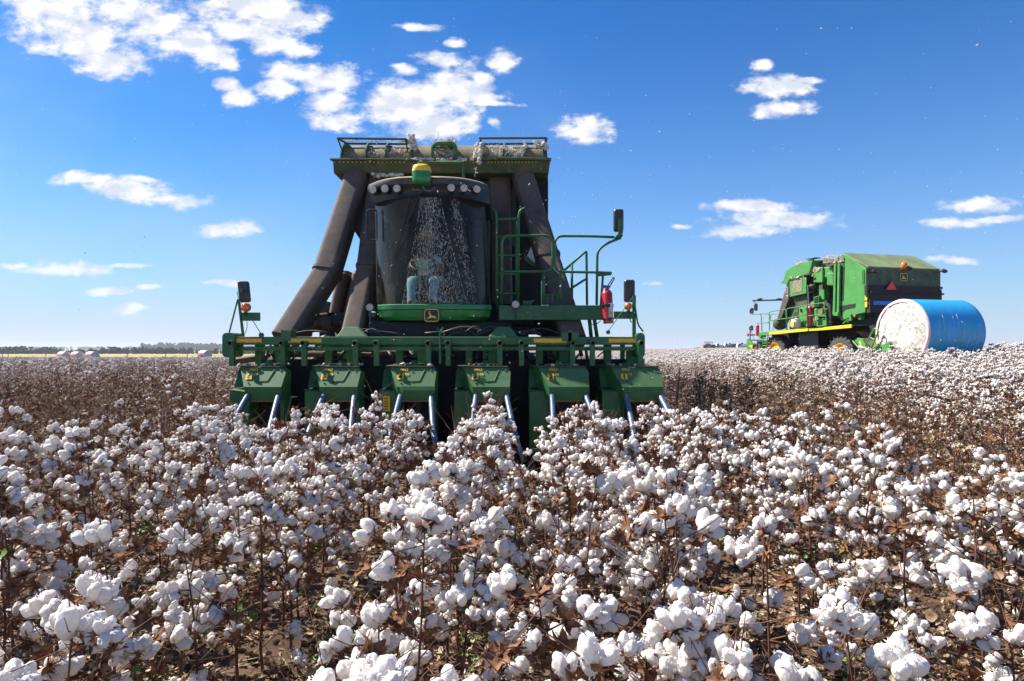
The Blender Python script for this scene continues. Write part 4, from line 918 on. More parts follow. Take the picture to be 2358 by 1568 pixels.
# cab mirror loop
t = MB(); pa = [K1(x, y, 10.2) for x, y in ((357, 622), (432, 622), (436, 858), (357, 850))]; t.tube(fillet(pa, .05, 5, True), .012, 8); P1(t, 'grab_loop', BLK)
for kk, x, y, Yl in ((K1, 385, 1370, 10.0), (K3, 747, 318, 9.84)):
    t = MB(); c = kk(x, y, Yl); t.disc(c, (0, -1, 0), .058, .05, 22, 0); t.disc(c + Vector((0, -.05, 0)), (0, -1, 0), .052, .008, 22, 1); t.tube([c + Vector((0, .02, -.04)), c + Vector((0, .02, -.16)), c + Vector((-.01, .02, -.20))], .014, 6, 0); P1(t, 'round_lamp', [BLK, LAMP])
t = MB(); t.box(K1(372, 1440, 10.02), K1(436, 1412, 10.2)); P1(t, 'lamp_bracket', GRN)
# cab interior
it = MB(); cx = K4(600, 0, 10.9).x
seat = MB(); seat.rings([rrect((cx+.02, 11.35, z), (1, 0, 0), (0, 1, 0), w, .14, .05, 5) for z, w in ((2.55, .46), (3.0, .50), (3.25, .42), (3.38, .28))]); seat.box((cx-.24, 10.85, 2.45), (cx+.28, 11.35, 2.60)); P1(seat, 'driver_seat', SEATM, bevel=.03)
sw = MB(); c0 = Vector((cx+.01, 10.62, 2.93)); nrm = Vector((0, -.62, .78)); e1 = Vector((1, 0, 0)); e2 = nrm.cross(e1)
sw.tube([c0 + (e1*math.cos(a) + e2*math.sin(a))*.19 for a in [2*math.pi*j/24 for j in range(25)]], .014, 8)
for a in (0.3, 2.2, 4.3): sw.tube([c0, c0 + (e1*math.cos(a) + e2*math.sin(a))*.19], .01, 6)
sw.tube([c0, c0 + Vector((0, -.16, -.50))], .045, 10); P1(sw, 'steering_wheel', BLK)
it.box(K4(545, 1025, 10.45), K4(640, 875, 10.48)); P1(it, 'monitor_screen', mat('grey_monitor', (.30, .36, .32), .4))
it = MB(); it.box(K4(760, 1240, 10.6), K4(990, 1215, 10.9)); P1(it, 'blue_tray', mat('blue_plastic', (.05, .16, .26), .5))
it = MB(); it.box((cx-.62, 10.7, GLb), (cx-.42, 11.4, 2.62)); it.box((cx+.38, 10.6, GLb), (cx+.62, 11.5, 2.72)); it.tube([(cx-.5, 10.8, 2.6), (cx-.48, 10.75, 2.85)], .02, 8); it.ell((cx-.48, 10.75, 2.88), (.04, .04, .05)); P1(it, 'control_console', BLK, bevel=.02)
# --- platform, ladder and rails on the right
pf = MB(); pf.box(K3(608, 447, 9.9), K3(1480, 325, 9.93)); pf.box((K3(608, 0, 9.9).x, 9.93, K3(0, 335, 9.9).z-.05), (K3(1480, 0, 9.9).x, 11.2, K3(0, 335, 9.9).z-.01)); P1(pf, 'platform', GRN, bevel=.005)
def rail(pts, Y, r=.020, rad=.08, name='hand_rail', m=GRN, closed=False, parent=None):
    b = MB(); b.tube(fillet([K5(x, y, Y if not isinstance(Y, (list, tuple)) else Y[i]) for i, (x, y) in enumerate(pts)], rad, 6, closed), r, 8); return P1(b, name, m, parent, smooth=True)
la = MB()
for pts in ([(118, 118), (160, 130), (175, 190), (176, 1190)], [(476, 112), (425, 130), (405, 190), (402, 1150)], [(385, 240), (383, 1140)]):
    la.tube(fillet([K5(x, y, 10.35) for x, y in pts], .06, 5), .019, 8)
for y in (228, 415, 610, 805, 1010): la.tube([K5(175, y, 10.35), K5(405, y, 10.35)], .018, 8)
P1(la, 'ladder', GRN, smooth=True)
rail([(228, 1130), (230, 400), (765, 400), (765, 780), (230, 780)], 9.92, rad=.13); rail([(672, 785), (672, 1130)], 9.92, .017); rail([(655, 1130), (657, 790)], 9.98, .014)
rail([(1410, 418), (1180, 408), (785, 405), (785, 780), (1375, 790), (1370, 805), (1225, 818)], 9.92, rad=.13, r=.019); rail([(845, 785), (835, 1130)], 9.92, .017)
rail([(1478, 425), (1330, 482), (1232, 560), (1225, 1130)], 9.92, .019, .12); rail([(1292, 800), (1268, 1135)], 9.92, .017)
rail([(880, 770), (1118, 560), (1124, 1130)], 10.6, .019, .04); rail([(965, 700), (966, 1130)], 10.6, .020); rail([(915, 982), (1115, 855)], 10.6, .018, .05)
rail([(1146, 1262), (1168, 1470)], 9.95, .028); rail([(1198, 1262), (1230, 1470)], 9.95, .028)
rail([(1130, 1300), (1180, 1340), (1240, 1320), (1268, 1295)], 9.88, .006, .1, 'cable', BLK)
pp = MB(); A, B_ = K5(650, 1130, 10.2), K5(875, 1015, 10.2); pp.box((A.x, 10.2, A.z), (B_.x, 10.22, B_.z)); ph = P1(pp, 'perforated_panel', GRN); pp = MB()
for x in (685, 735, 790):
    for y in (1045, 1080, 1115): pp.disc(K5(x, y, 10.199), (0, -1, 0), .026, .002, 12)
P1(pp, 'panel_hole', BLACKP, ph)
pp = MB(); pp.box(K5(450, 1130, 10.3), K5(545, 1088, 10.4)); P1(pp, 'step_box', GRN, bevel=.01)
mt_ = mirror(K5(1458, 238, 9.9), .145, .33, .0, yaw=.0); t = MB(); t.box(K5(1452, 400, 9.82), K5(1500, 225, 9.835)); t.prism([K5(1410, 425, 9.88), K5(1450, 380, 9.88), K5(1502, 395, 9.88), K5(1480, 435, 9.88)], (0, .05, 0)); t.tube([K5(1455, 410, 9.85), K5(1490, 385, 9.85)], .018, 8); P1(t, 'mirror_bracket', GRN, mt_, bevel=.003)
# fire extinguisher on its bracket
ex = MB(); a = K5(1350, 1325, 9.80); c = K5(1332, 1000, 9.80); ex.tube([a, a.lerp(c, .98), c, c + Vector((0, 0, .035)), c + Vector((0, 0, .05))], [.17/1.0*.95*.5*.9 + .0, .078, .072, .05, .022], 22, 0)
fe = P1(ex, 'fire_extinguisher', RED, smooth=50); tag(fe, 'red fire extinguisher strapped at the end of the platform')
t = MB(); t.tube([c + Vector((0, 0, .04)), c + Vector((0, 0, .09))], .024, 10); t.tube([c + Vector((-.05, -.01, .10)), c + Vector((.04, -.01, .085))], .012, 6); t.disc(c + Vector((-.05, -.02, .08)), (0, -1, 0), .024, .01, 12); P1(t, 'valve', STEEL, fe)
t = MB(); t.tube(fillet([K5(1335, 940, 9.78), K5(1400, 838, 9.78), K5(1412, 850, 9.78), K5(1350, 960, 9.78)], .05), .009, 6); P1(t, 'hose', BLK, fe)
t = MB(); t.tube([a.lerp(c, .12) , a.lerp(c, .16)], .084, 20); t.tube([a.lerp(c, .52), a.lerp(c, .62)], .086, 20); P1(t, 'strap', BLK, fe)
t = MB(); q = a.lerp(c, .36); t.box((q.x-.0, q.y-.0815, q.z-.07), (q.x+.055, q.y-.078, q.z+.13), 0); t.box((q.x+.01, q.y-.083, q.z-.04), (q.x+.05, q.y-.081, q.z+.01), 1); P1(t, 'paper_label', [WHT, YEL], fe)
# ------------------------------------------------------------------ driver
def person_mesh(name, V, E, RAD, mats, root=0):
    me = bpy.data.meshes.new(name); me.from_pydata(V, E, []); o = bpy.data.objects.new(name, me); C.objects.link(o)
    for m_ in mats: me.materials.append(m_)
    sk = o.modifiers.new('skin', 'SKIN'); sk.use_smooth_shade = True
    for i, r_ in enumerate(RAD): me.skin_vertices[0].data[i].radius = (r_, r_) if not isinstance(r_, tuple) else r_
    me.skin_vertices[0].data[root].use_root = True
    s = o.modifiers.new('sub', 'SUBSURF'); s.levels = 1; s.render_levels = 2
    return o
def ddx(x, y, z): return (cx + .02 + x, y, z)
V = [ddx(0, 11.12, 2.66), ddx(0, 11.16, 2.86), ddx(0, 11.15, 3.04), ddx(0, 11.12, 3.13), ddx(0, 11.08, 3.20), ddx(0, 11.05, 3.30), ddx(0, 11.04, 3.38)]
E = [(i, i+1) for i in range(6)]; RAD = [(.17, .13), (.15, .11), (.17, .11), (.075, .07), (.055, .055), (.085, .10), (.07, .085)]
def limb(pts, rad, at):
    k = at
    for p_, r_ in zip(pts, rad): V.append(p_); RAD.append(r_); E.append((k, len(V)-1)); k = len(V)-1
    return k
for s in (-1, 1):
    w = limb([ddx(s*.16, 11.12, 3.05), ddx(s*.27, 10.95, 2.84), ddx(s*.19, 10.68, 2.96)], [.062, .048, .032], 2)
    for f in range(4): limb([ddx(s*(.17 - .018*f), 10.62, 2.99 - .008*f), ddx(s*(.165-.018*f), 10.585, 2.97 - .01*f)], [.010, .009], w)
    limb([ddx(s*.13, 10.65, 2.985)], [.010], w)
    k = limb([ddx(s*.12, 11.05, 2.64), ddx(s*.18, 10.62, 2.66), ddx(s*.17, 10.52, 2.34), ddx(s*.17, 10.42, 2.30)], [.10, .075, .055, .045], 0)
SKIN = mat('skin', (.20, .10, .06), .6); SHIRT = mat('pale_blue_shirt', (.50, .64, .68), .85, var=.2, vscale=20); JEANS = mat('blue_jeans', (.22, .42, .52), .85, var=.2, vscale=20)
dr = person_mesh('person', V, E, RAD, [SKIN]); tag(dr, 'person driving the front harvester in straw hat, pale blue shirt and blue trousers', 'person')
sV = [(x, y, z) for (x, y, z) in V[:3]]; sE = [(0, 1), (1, 2)]; sR = [(.185, .145), (.17, .125), (.185, .125)]
for s in (-1, 1):
    n0 = len(sV); sV += [ddx(s*.16, 11.12, 3.05), ddx(s*.23, 11.02, 2.92)]; sR += [.075, .066]; sE += [(2, n0), (n0, n0+1)]
sh_ = person_mesh('shirt', sV, sE, sR, [SHIRT]); sh_.parent = dr
tV = [ddx(0, 11.12, 2.62)]; tE = []; tR = [(.19, .15)]
for s in (-1, 1):
    n0 = len(tV); tV += [ddx(s*.12, 11.02, 2.64), ddx(s*.18, 10.62, 2.665), ddx(s*.17, 10.53, 2.40), ddx(s*.17, 10.48, 2.26)]; tR += [.112, .088, .07, .07]; tE += [(0, n0), (n0, n0+1), (n0+1, n0+2), (n0+2, n0+3)]
tr_ = person_mesh('trousers', tV, tE, tR, [JEANS]); tr_.parent = dr
hb = MB(); hc = Vector(ddx(0, 11.04, 3.40)); n = 24
hb.rings([[hc + Vector((math.cos(2*math.pi*j/n)*r_, math.sin(2*math.pi*j/n)*r_*1.1, z)) for j in range(n)] for r_, z in ((.19, -.02), (.185, .0), (.10, .01), (.095, .07), (.07, .105), (.02, .11))])
hb.build('straw_hat', mat('straw', (.42, .30, .15), .9, var=.3, vscale=40), dr, smooth=40)
fc = MB(); e0 = Vector(ddx(0, 10.95, 3.31))
for s in (-1, 1): fc.ell(e0 + Vector((s*.032, 0, .01)), (.011, .008, .008), 8, 6)
fc.ell(e0 + Vector((0, -.01, -.02)), (.014, .022, .024), 8, 6, 1); fc.ell(e0 + Vector((0, .004, -.062)), (.028, .01, .008), 8, 6, 0)
for s in (-1, 1): fc.ell(e0 + Vector((s*.088, .1, -.0)), (.012, .02, .03), 8, 6, 1)
fc.build('face', [BLACKP, SKIN], dr, smooth=True)
# ================================================================== SECOND HARVESTER
GZ2 = 0.55
h2 = empty('cotton_harvester', (H2R.x, H2R.y, GZ2), math.atan2(H2H.y, H2H.x))
tag(h2, 'green cotton harvester seen from behind, unloading a blue bale', 'harvester')
def ray_full(fx, fy): return ((fx-1920)/2560, (1307-fy)/2560)
def side(x, y, b=0.0, base=(2800, 920, 3.734)):
    u, v = ray_full(base[0] + x/base[2], base[1] + y/base[2]); Y = (b + H2R.x*H2N.x + H2R.y*H2N.y)/(u*H2N.x + H2N.y)
    return Vector(((u*Y-H2R.x)*H2H.x + (Y-H2R.y)*H2H.y, b, CAMZ + v*Y - GZ2))
def rear(x, y, a=0.0, base=(2750, 900, 2.358)):
    u, v = ray_full(base[0] + x/base[2], base[1] + y/base[2]); Y = (a + H2R.x*H2H.x + H2R.y*H2H.y)/(u*H2H.x + H2H.y)
    return Vector((a, (u*Y-H2R.x)*H2N.x + (Y-H2R.y)*H2N.y, CAMZ + v*Y - GZ2))
def P2(b, name, mats, parent=None, **kw): return b.build(name, mats, parent or h2, **kw)
W = 3.7
def sp(pts, b=0, t=.05): return [side(x, y, b) for x, y in pts], (0, -t, 0)
def slab(name, pts, m, b=0.0, t=.05, parent=None, bevel=.01):
    q = MB(); q.prism([side(x, y, b) for x, y in pts], (0, -t, 0)); return P2(q, name, m, parent, bevel=bevel)
# module chamber: solid of the side outline swept across the machine
A = side(1355, 118); Bs = side(1670, 305); Bt = rear(1170, 240)
q = MB(); ou = [(1355, 118), (1668, 305), (1672, 900)]
pts = [side(x, y) for x, y in ou]; zb = side(1330, 1050).z; ain = side(1225, 400).x
prof = [Vector((A.x, 0, A.z)), Vector((0.0, 0, Bt.z)), Vector((0.0, 0, side(1660, 940).z)), Vector((side(1330, 1050).x, 0, zb)), Vector((ain, 0, zb+.25)), Vector((ain, 0, A.z-.12))]
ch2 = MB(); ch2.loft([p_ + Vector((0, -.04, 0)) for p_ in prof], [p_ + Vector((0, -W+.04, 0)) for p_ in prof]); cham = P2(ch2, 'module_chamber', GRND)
rp = MB(); rp.prism([Vector((A.x, 0.0, A.z)), Vector((0.0, 0.0, Bt.z)), Vector((0.0, -W, Bt.z)), Vector((A.x, -W, A.z))], (.0, 0, .05)); P2(rp, 'roof_slope', mat('sunlit_dusty_roof_paint', (.20, .26, .11), .65, var=.2, vscale=1.5, dust=.6, dcol=(.20, .16, .08)), cham)  # dusty paint, base colour lightened so the slope looks sunlit
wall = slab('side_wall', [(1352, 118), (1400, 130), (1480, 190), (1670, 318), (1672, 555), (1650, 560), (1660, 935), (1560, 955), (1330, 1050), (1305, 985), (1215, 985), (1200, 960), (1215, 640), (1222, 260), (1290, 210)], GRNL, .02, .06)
slab('wall_recess', [(1310, 290), (1375, 290), (1355, 775), (1285, 775)], DARK, .028, .01, wall, 0)
slab('wall_recess', [(1290, 850), (1525, 810), (1522, 868), (1375, 900), (1350, 940), (1340, 985), (1285, 985)], DARK, .028, .01, wall, 0)
for x in (1225, 1278): slab('side_rail', [(x-5, 262), (x+22, 262), (x+10, 940), (x-20, 940)], GRNL, .14, .10)
slab('side_rail', [(1255, 300), (1268, 300), (1245, 930), (1232, 930)], DARK, .10, .05)
for j in range(3): slab('latch_bar', [(1605+j*14, 345-j*6), (1612+j*14, 345), (1620+j*12, 530), (1613+j*12, 530)], GRNL, .05, .03, wall, 0)
slab('wall_foot', [(1235, 935), (1275, 935), (1275, 985), (1215, 985)], GRNL, .2, .2)
for j in range(2): slab('yellow_decal', [(1655, 700+j*90), (1685, 695+j*90), (1685, 765+j*95), (1655, 770+j*95)], YEL, .035, .01, wall, 0)
# rear face details
def rbox(name, x0, y0, x1, y1, a0, t, m, parent=None, bevel=.0):
    p_, r_ = rear(x0, y0, a0), rear(x1, y1, a0); q = MB(); q.box((a0, min(p_.y, r_.y), min(p_.z, r_.z)), (a0 + t, max(p_.y, r_.y), max(p_.z, r_.z))); return P2(q, name, m, parent, bevel=bevel)
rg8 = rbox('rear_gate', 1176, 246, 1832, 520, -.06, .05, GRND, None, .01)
q = MB(); q.box((-.12, -W, rear(1170, 415).z), (-.06, 0, rear(1170, 395).z)); q.box((-.10, -W+.02, rear(0+1170, 640).z), (-.03, -.02, rear(1170, 420).z)); P2(q, 'gate_frame', mat('dark_maroon_metal', (.035, .014, .012), .7, dust=.3, dcol=(.06, .03, .02)))
q = MB(); q.box((-.20, -W, rear(1170, 470).z), (-.08, 0, rear(1170, 455).z)); P2(q, 'gate_bar', DARK)
q = MB(); q.box((-.16, -W+.3, rear(1190, 572).z), (-.09, -.15, rear(1190, 538).z)); P2(q, 'blue_wrap_roll', mat('blue_wrap', (.03, .16, .55), .35))
q = MB(); T = [rear(1352, 436, -.16), rear(1404, 358, -.16), rear(1440, 434, -.16)]; q.prism(T, (.02, 0, 0)); P2(q, 'warning_triangle', mat('fluorescent_orange_red', (.95, .045, .02), .4), rg8)
q = MB(); T2 = [rear(1344, 442, -.135), rear(1404, 348, -.135), rear(1448, 440, -.135)]; q.prism(T2, (.02, 0, 0)); P2(q, 'triangle_border', mat('dark_red', (.12, .01, .03), .4), rg8)
c = rear(1506, 327, -.07); Mx = Matrix.Translation(c) @ Matrix.Rotation(R(-90), 4, 'Z') @ Matrix.Rotation(R(90), 4, 'X'); emblem(rg8, c, .21, None, Mx=Mx, lab='leaping deer emblem on the rear gate')
for (x, y) in ((1205, 288), (1510, 262), (1818, 285)):
    q = MB(); c = rear(x, y, -.06); q.tube([c, c + Vector((-.25, 0, .12))], .03, 6); q.ell(c + Vector((-.28, 0, .02)), (.07, .15, .08)); P2(q, 'rear_lamp', BLK)
q = MB(); c = rear(1510, 225, -.2); q.ell(c, (.13, .13, .17)); P2(q, 'amber_beacon', AMB, smooth=True)
# upper front hood of the accumulator
hd = MB(); o1 = [(920, 210), (900, 290), (875, 385), (730, 435), (600, 480), (560, 540), (470, 525), (518, 478), (545, 365), (560, 345), (640, 292), (780, 240)]
hd.prism([side(x, y, 0) for x, y in o1], (0, -W, 0)); P2(hd, 'accumulator_hood', GRNL, bevel=.01)
slab('screen_door', [(600, 485), (835, 445), (832, 668), (605, 718)], GRNL, .05, .05); sc = slab('screen_mesh', [(645, 500), (772, 485), (775, 640), (640, 670)], mat('lint_clogged_mesh', (.26, .21, .13), .9, var=.4, vscale=12, bump=.4, bscale=30), .065, .012)
slab('front_pillar', [(575, 490), (602, 485), (606, 735), (580, 745)], DARK, .03, .1)
q = MB(); q.tube([side(600, 480, .06), side(840, 410, .06), side(905, 400, .06)], .045, 6); P2(q, 'hood_trim', DARK)
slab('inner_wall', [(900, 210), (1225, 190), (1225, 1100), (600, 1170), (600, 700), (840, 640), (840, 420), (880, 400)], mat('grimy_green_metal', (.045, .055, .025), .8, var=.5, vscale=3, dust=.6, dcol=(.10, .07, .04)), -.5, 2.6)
for (q1, q2, b1) in (((930, 300), (1060, 520), -.1), ((1075, 300), (1200, 450), -.2), ((1120, 380), (1210, 560), .0), ((940, 880), (1120, 1000), -.2), ((945, 1020), (1115, 1130), .0), ((1010, 560), (1085, 760), -.1)):
    slab('machine_panel', [q1, (q2[0], q1[1]), q2, (q1[0], q2[1])], GRNL, b1, .3, None, .04)
slab('engine_panel', [(600, 720), (840, 670), (850, 860), (720, 900), (650, 740)], GRND, -.15, .06)
q = MB(); q.prism([side(560, 540, -.25), side(600, 720, -.25), side(450, 1110, -.25), side(400, 1110, -.25), side(420, 1050, -.25)][::1], (0, -.5, 0)); q.tube([side(440, 1100, -.05), side(500, 1090, -.05)], .30, 14); P2(q, 'air_duct', DUCT, bevel=.02)
slab('light_strip', [(845, 560), (858, 555), (872, 860), (860, 862)], STEEL, .10, .03)
slab('cooler_box', [(938, 720), (1010, 700), (1005, 845), (935, 860)], GRNL, .0, .3)
for j in range(4): slab('cooler_fin', [(950+j*14, 722-j*3), (954+j*14, 722-j*3), (950+j*14, 845), (946+j*14, 845)], DARK, .02, .02, None, 0)
slab('green_cover', [(730, 870), (850, 845), (850, 1145), (735, 1155)], GRNL, .02, .5, None, .03)
q = MB()
for (x0, y0) in ((752, 900), (832, 885)): q.tube(fillet([side(x0, y0-15, .06), side(x0+12, y0-15, .06), side(x0+12, y0+28, .06), side(x0, y0+28, .06)], .03, 4, True), .02, 6)
P2(q, 'door_handle', BLK)
q = MB(); rg = random.Random(21)
for j in range(36):
    x = rg.uniform(900, 1210); y = rg.uniform(240, 1090); c = side(x, y, rg.uniform(-.8, -.1)); ty = rg.random()
    if ty < .45: d = Vector((rg.uniform(-.6, .6), rg.uniform(-.1, .1), rg.uniform(-.8, .8))); q.tube(fillet([c, c + d*.5 + Vector((.1, 0, .1)), c + d], .15), rg.uniform(.02, .06), 8, rg.choice((0, 0, 1, 2)))
    elif ty < .75: q.tube([c, c + Vector((0, rg.uniform(.1, .25), 0))], rg.uniform(.06, .18), 14, rg.choice((0, 1, 3)))
    else: w, h_ = rg.uniform(.1, .3), rg.uniform(.1, .35); q.box(c, c + Vector((w, .2, h_)), rg.choice((0, 1, 1)))
q.tube(fillet([side(1085, 800, -.1), side(1180, 860, -.1), side(1190, 1090, -.1)], .4), .10, 10, 0)
for z_ in (130, 150, 172): q.tube([side(1080, z_+70, .0), side(1370, z_+50, .02)], .05, 8, 3)
P2(q, 'engine_parts', [DARK, GRND, RUST, TAN], smooth=30)
q = MB(); lumps(q, rg, lambda: side(rg.uniform(1075, 1350), rg.uniform(140, 240), rg.uniform(-.1, .12)), 120, .012, .04, strands=160, sl=.3); lumps(q, rg, lambda: side(rg.uniform(930, 1030), rg.uniform(300, 370), -.1), 40, .015, .05, strands=30, sl=.2)
lumps(q, rg, lambda: side(rg.uniform(545, 585), rg.uniform(560, 720), rg.uniform(-.1, .1)), 20, .012, .04, strands=30, sl=.3); lumps(q, rg, lambda: side(600 + rg.random()*230, 470 - rg.random()*40, .08), 12, .02, .05, strands=24, sl=.3)
tag(P2(q, 'lint_clumps', LINT2, smooth=True, merge=False), 'grey lint caught on the rear harvester', kind='stuff')
q = MB(); 
lumps(q, rg, lambda: (lambda t: side(690 + 90*t, 275 - 45*t, -1.2))(rg.random()), 40, .02, .06, strands=60, sl=.6); tag(P2(q, 'hood_lint', LINT2, smooth=True, merge=False), 'tuft of lint on top of the hood', kind='stuff')
q = MB(); q.box(side(915, 200, -.4), side(955, 165, -.1)); q.tube([side(935, 210, -.2), side(935, 190, -.2)], .03, 6); P2(q, 'roof_lamp', BLK)
# underbody
ub2 = [(345, 1245), (880, 1185), (1500, 1130), (1560, 1290), (1480, 1380), (1480, 1500), (330, 1500)]
slab('underbody', [(350, 1250), (880, 1190), (1660, 1110), (1800, 1250), (1560, 1500), (420, 1500)], DARK, -.55, 2.4)
slab('battery_box', [(725, 1205), (1000, 1180), (1000, 1400), (725, 1410)], BLK, .1, .5, None, .02); gr = slab('grille_box', [(725, 1412), (1000, 1400), (1000, 1480), (725, 1490)], DUCT, .14, .5, None, .02)
for j in range(9): slab('grille_slot', [(745+j*28, 1425-j), (757+j*28, 1425-j), (757+j*28, 1475), (745+j*28, 1475)], BLACKP, .146, .01, gr, 0)
# platform strip
ys = slab('yellow_step_edge', [(312, 1215), (855, 1160), (855, 1198), (312, 1250)], YEL2, .55, .06); slab('yellow_step_edge', [(857, 1162), (1070, 1148), (1070, 1185), (857, 1198)], YEL2, .50, .06); slab('yellow_step_edge', [(1072, 1145), (1465, 1103), (1465, 1152), (1072, 1185)], YEL2, .55, .06)
q = MB(); q.loft([side(312, 1215, .5), side(1465, 1108, .5), side(1465, 1120, .5), side(312, 1230, .5)], [side(312, 1215, .5) + Vector((0, -1.2, 0)), side(1465, 1108, .5) + Vector((0, -1.2, 0)), side(1465, 1120, .5) + Vector((0, -1.2, 0)), side(312, 1230, .5) + Vector((0, -1.2, 0))]); P2(q, 'walkway', GRN)
slab('front_step_panel', [(165, 1215), (312, 1205), (312, 1255), (200, 1260), (195, 1305), (165, 1300)], GRNL, .5, .3)
def r2(pts, b=.5, r=.022, rad=.12, name='hand_rail', m=GRNL): q = MB(); q.tube(fillet([side(x, y, b) for x, y in pts], rad, 5), r, 6); return P2(q, name, m, smooth=True)
r2([(850, 1140), (845, 835), (560, 885), (568, 1180)]); r2([(552, 1185), (550, 888), (315, 930), (320, 1190)]); r2([(315, 1053), (560, 1020), (850, 965)]); r2([(845, 830), (1085, 800), (1122, 1115), (985, 1135), (965, 1000)]); r2([(860, 985), (1105, 960)])
r2([(455, 1010), (448, 958), (335, 960), (330, 1050), (455, 1075)]); r2([(310, 958), (180, 955), (205, 985), (215, 1205)]); r2([(215, 960), (80, 965)]); r2([(310, 1080), (135, 1088)]); r2([(155, 1090), (165, 1200)]); r2([(650, 1070), (655, 940), (730, 905)], .4)
r2([(320, 1210), (560, 1185), (850, 1150)], .52, .018); r2([(370, 1190), (370, 1085)], .52, .018)
r2([(90, 772), (525, 758)], -1.6, .05, .1, 'roof_boom', DARK)
for x in (185, 452): 
    q = MB(); c = side(x, 748, -1.6); q.ell(c, (.18, .14, .05)); q.tube([c, side(x, 768, -1.6)], .03, 6); P2(q, 'boom_lamp', BLK)
r2([(108, 775), (118, 815)], -1.6, .02, .1, 'mirror_arm', DARK)
for (x, y, h_, b_) in ((136, 862, 52, -1.6), (78, 915, 42, .3), (72, 1155, 36, .1)):
    c = side(x, y, b_); q = MB(); hz_ = (side(x, y-h_, b_) - side(x, y+h_, b_)).length*.5; q.loft(rrect(c, (.45, -.9, 0), (0, 0, 1), .30, hz_*2, .08, 5), rrect(c + Vector((.06, .04, 0)), (.45, -.9, 0), (0, 0, 1), .26, hz_*1.9, .08, 5)); P2(q, 'wing_mirror', MIRR)
q = MB(); q.tube([side(48, 1340, 0), side(50, 1130, 0)], .03, 6); q.tube([side(60, 1190, 0), side(105, 1320, 0)], .012, 6); q.box(side(52, 1265, 0), side(115, 1240, -.03)); P2(q, 'mirror_mast', GRND); q = MB(); q.ell(side(20, 1248, .0), (.1, .04, .1)); P2(q, 'red_reflector', RED)
# header glimpsed at the front
slab('header_end_plate', [(0, 1310), (20, 1305), (90, 1390), (88, 1470), (0, 1450)], GRNL, .2, .1); slab('header_decal', [(35, 1400), (75, 1398), (78, 1440), (60, 1440), (58, 1415), (35, 1418)], YEL2, .215, .01); slab('toolbar', [(50, 1315), (335, 1322), (335, 1338), (55, 1335)], GRND, -.3, 3.0); slab('header_frame', [(140, 1340), (190, 1340), (195, 1480), (145, 1480)], GRND, -.3, 2.6); slab('red_header_part', [(95, 1420), (140, 1420), (140, 1460), (95, 1460)], RED, -.3, .4)
q = MB()
for pts in (((235, 1245), (210, 1490)), ((298, 1250), (270, 1490))): q.tube([side(x, y, .45) for x, y in pts], .028, 6)
for j in range(5): q.tube([side(232 - j*4, 1290 + j*38, .45), side(294 - j*5, 1290 + j*38, .45)], .024, 6)
P2(q, 'ladder', GRNL)
for (x, y, r_) in ((445, 1500, .86), (1375, 1520, .80)):
    c = side(x, y, .05); tyre(h2, c, r_, .52, (0, 1, 0), None, rimr=.56)
    tyre(h2, c + Vector((0, -W+.1, 0)), r_, .52, (0, -1, 0), None, rimr=.56)
# small gear on the walkway
q = MB(); c = side(690, 1150, .3); q.tube([c, c + Vector((0, 0, .03)), c + Vector((0, 0, .36)), c + Vector((0, 0, .42))], [.19, .21, .21, .16], 20); q.tube([c + Vector((0, 0, .42)), c + Vector((0, 0, .46))], .05, 10)
o = q.build('plastic_drum', WHT, None, smooth=40); q2 = MB(); 
import mathutils
q2.box((c.x-.13, c.y+.18, c.z+.06), (c.x+.12, c.y+.215, c.z+.28)); lb_ = q2.build('label_sticker', YEL2, o)
o.matrix_world = Matrix.Translation(h2.location) @ Matrix.Rotation(h2.rotation_euler.z, 4, 'Z')
tag(o, 'white plastic drum with yellow sticker on the walkway of the rear harvester', 'drum')
q = MB(); c = side(885, 1120, .35); q.tube([c, c + Vector((0, 0, .75)), c + Vector((0, 0, .86)), c + Vector((0, 0, .9))], [.12, .12, .06, .03], 14); fe2 = P2(q, 'fire_extinguisher', RED, smooth=40)
q = MB(); c = side(150, 1265, .5); q.tube([c, c + Vector((0, 0, .5)), c + Vector((0, 0, .58))], [.09, .09, .03], 12); P2(q, 'fire_extinguisher', RED, smooth=40)
slab('red_lettered_post', [(838, 955), (850, 955), (852, 1115), (840, 1115)], RED, .3, .03, None, 0)
# module handler at the rear
q = MB(); q.prism([rear(1095, 868, -1.2), rear(1260, 862, -1.2), rear(1280, 930, -1.9), rear(1165, 1000, -1.9)], (0, 0, -.06)); P2(q, 'handler_ramp', GRND)
slab('handler_arm', [(1545, 1292), (1620, 1310), (1700, 1455), (1685, 1510), (1640, 1490), (1525, 1345)], GRNL, 1.75, .12); slab('handler_decal', [(1570, 1340), (1600, 1348), (1612, 1392), (1582, 1385)], YEL2, 1.765, .01)
slab('handler_arm', [(1800, 1440), (1985, 1345), (2005, 1370), (1985, 1480), (1900, 1490), (1890, 1420), (1790, 1500)], GRNL, 1.72, .14)
slab('tail_bracket', [(1525, 965), (1600, 970), (1595, 1040), (1560, 1035), (1550, 990), (1470, 1020)], GRNL, -.1, .2); slab('strut', [(1425, 955), (1455, 960), (1465, 1050), (1435, 1055)], GRNL, .1, .1); slab('reflector_flag', [(1495, 975), (1515, 965), (1518, 995), (1500, 998)], AMB, .12, .05, None, 0)
for j in range(2): slab('strut', [(1340+j*60, 1090-j*20), (1420+j*30, 1010-j*10), (1425+j*30, 1022-j*10), (1350+j*60, 1100-j*20)], GRNL, .0, .06)
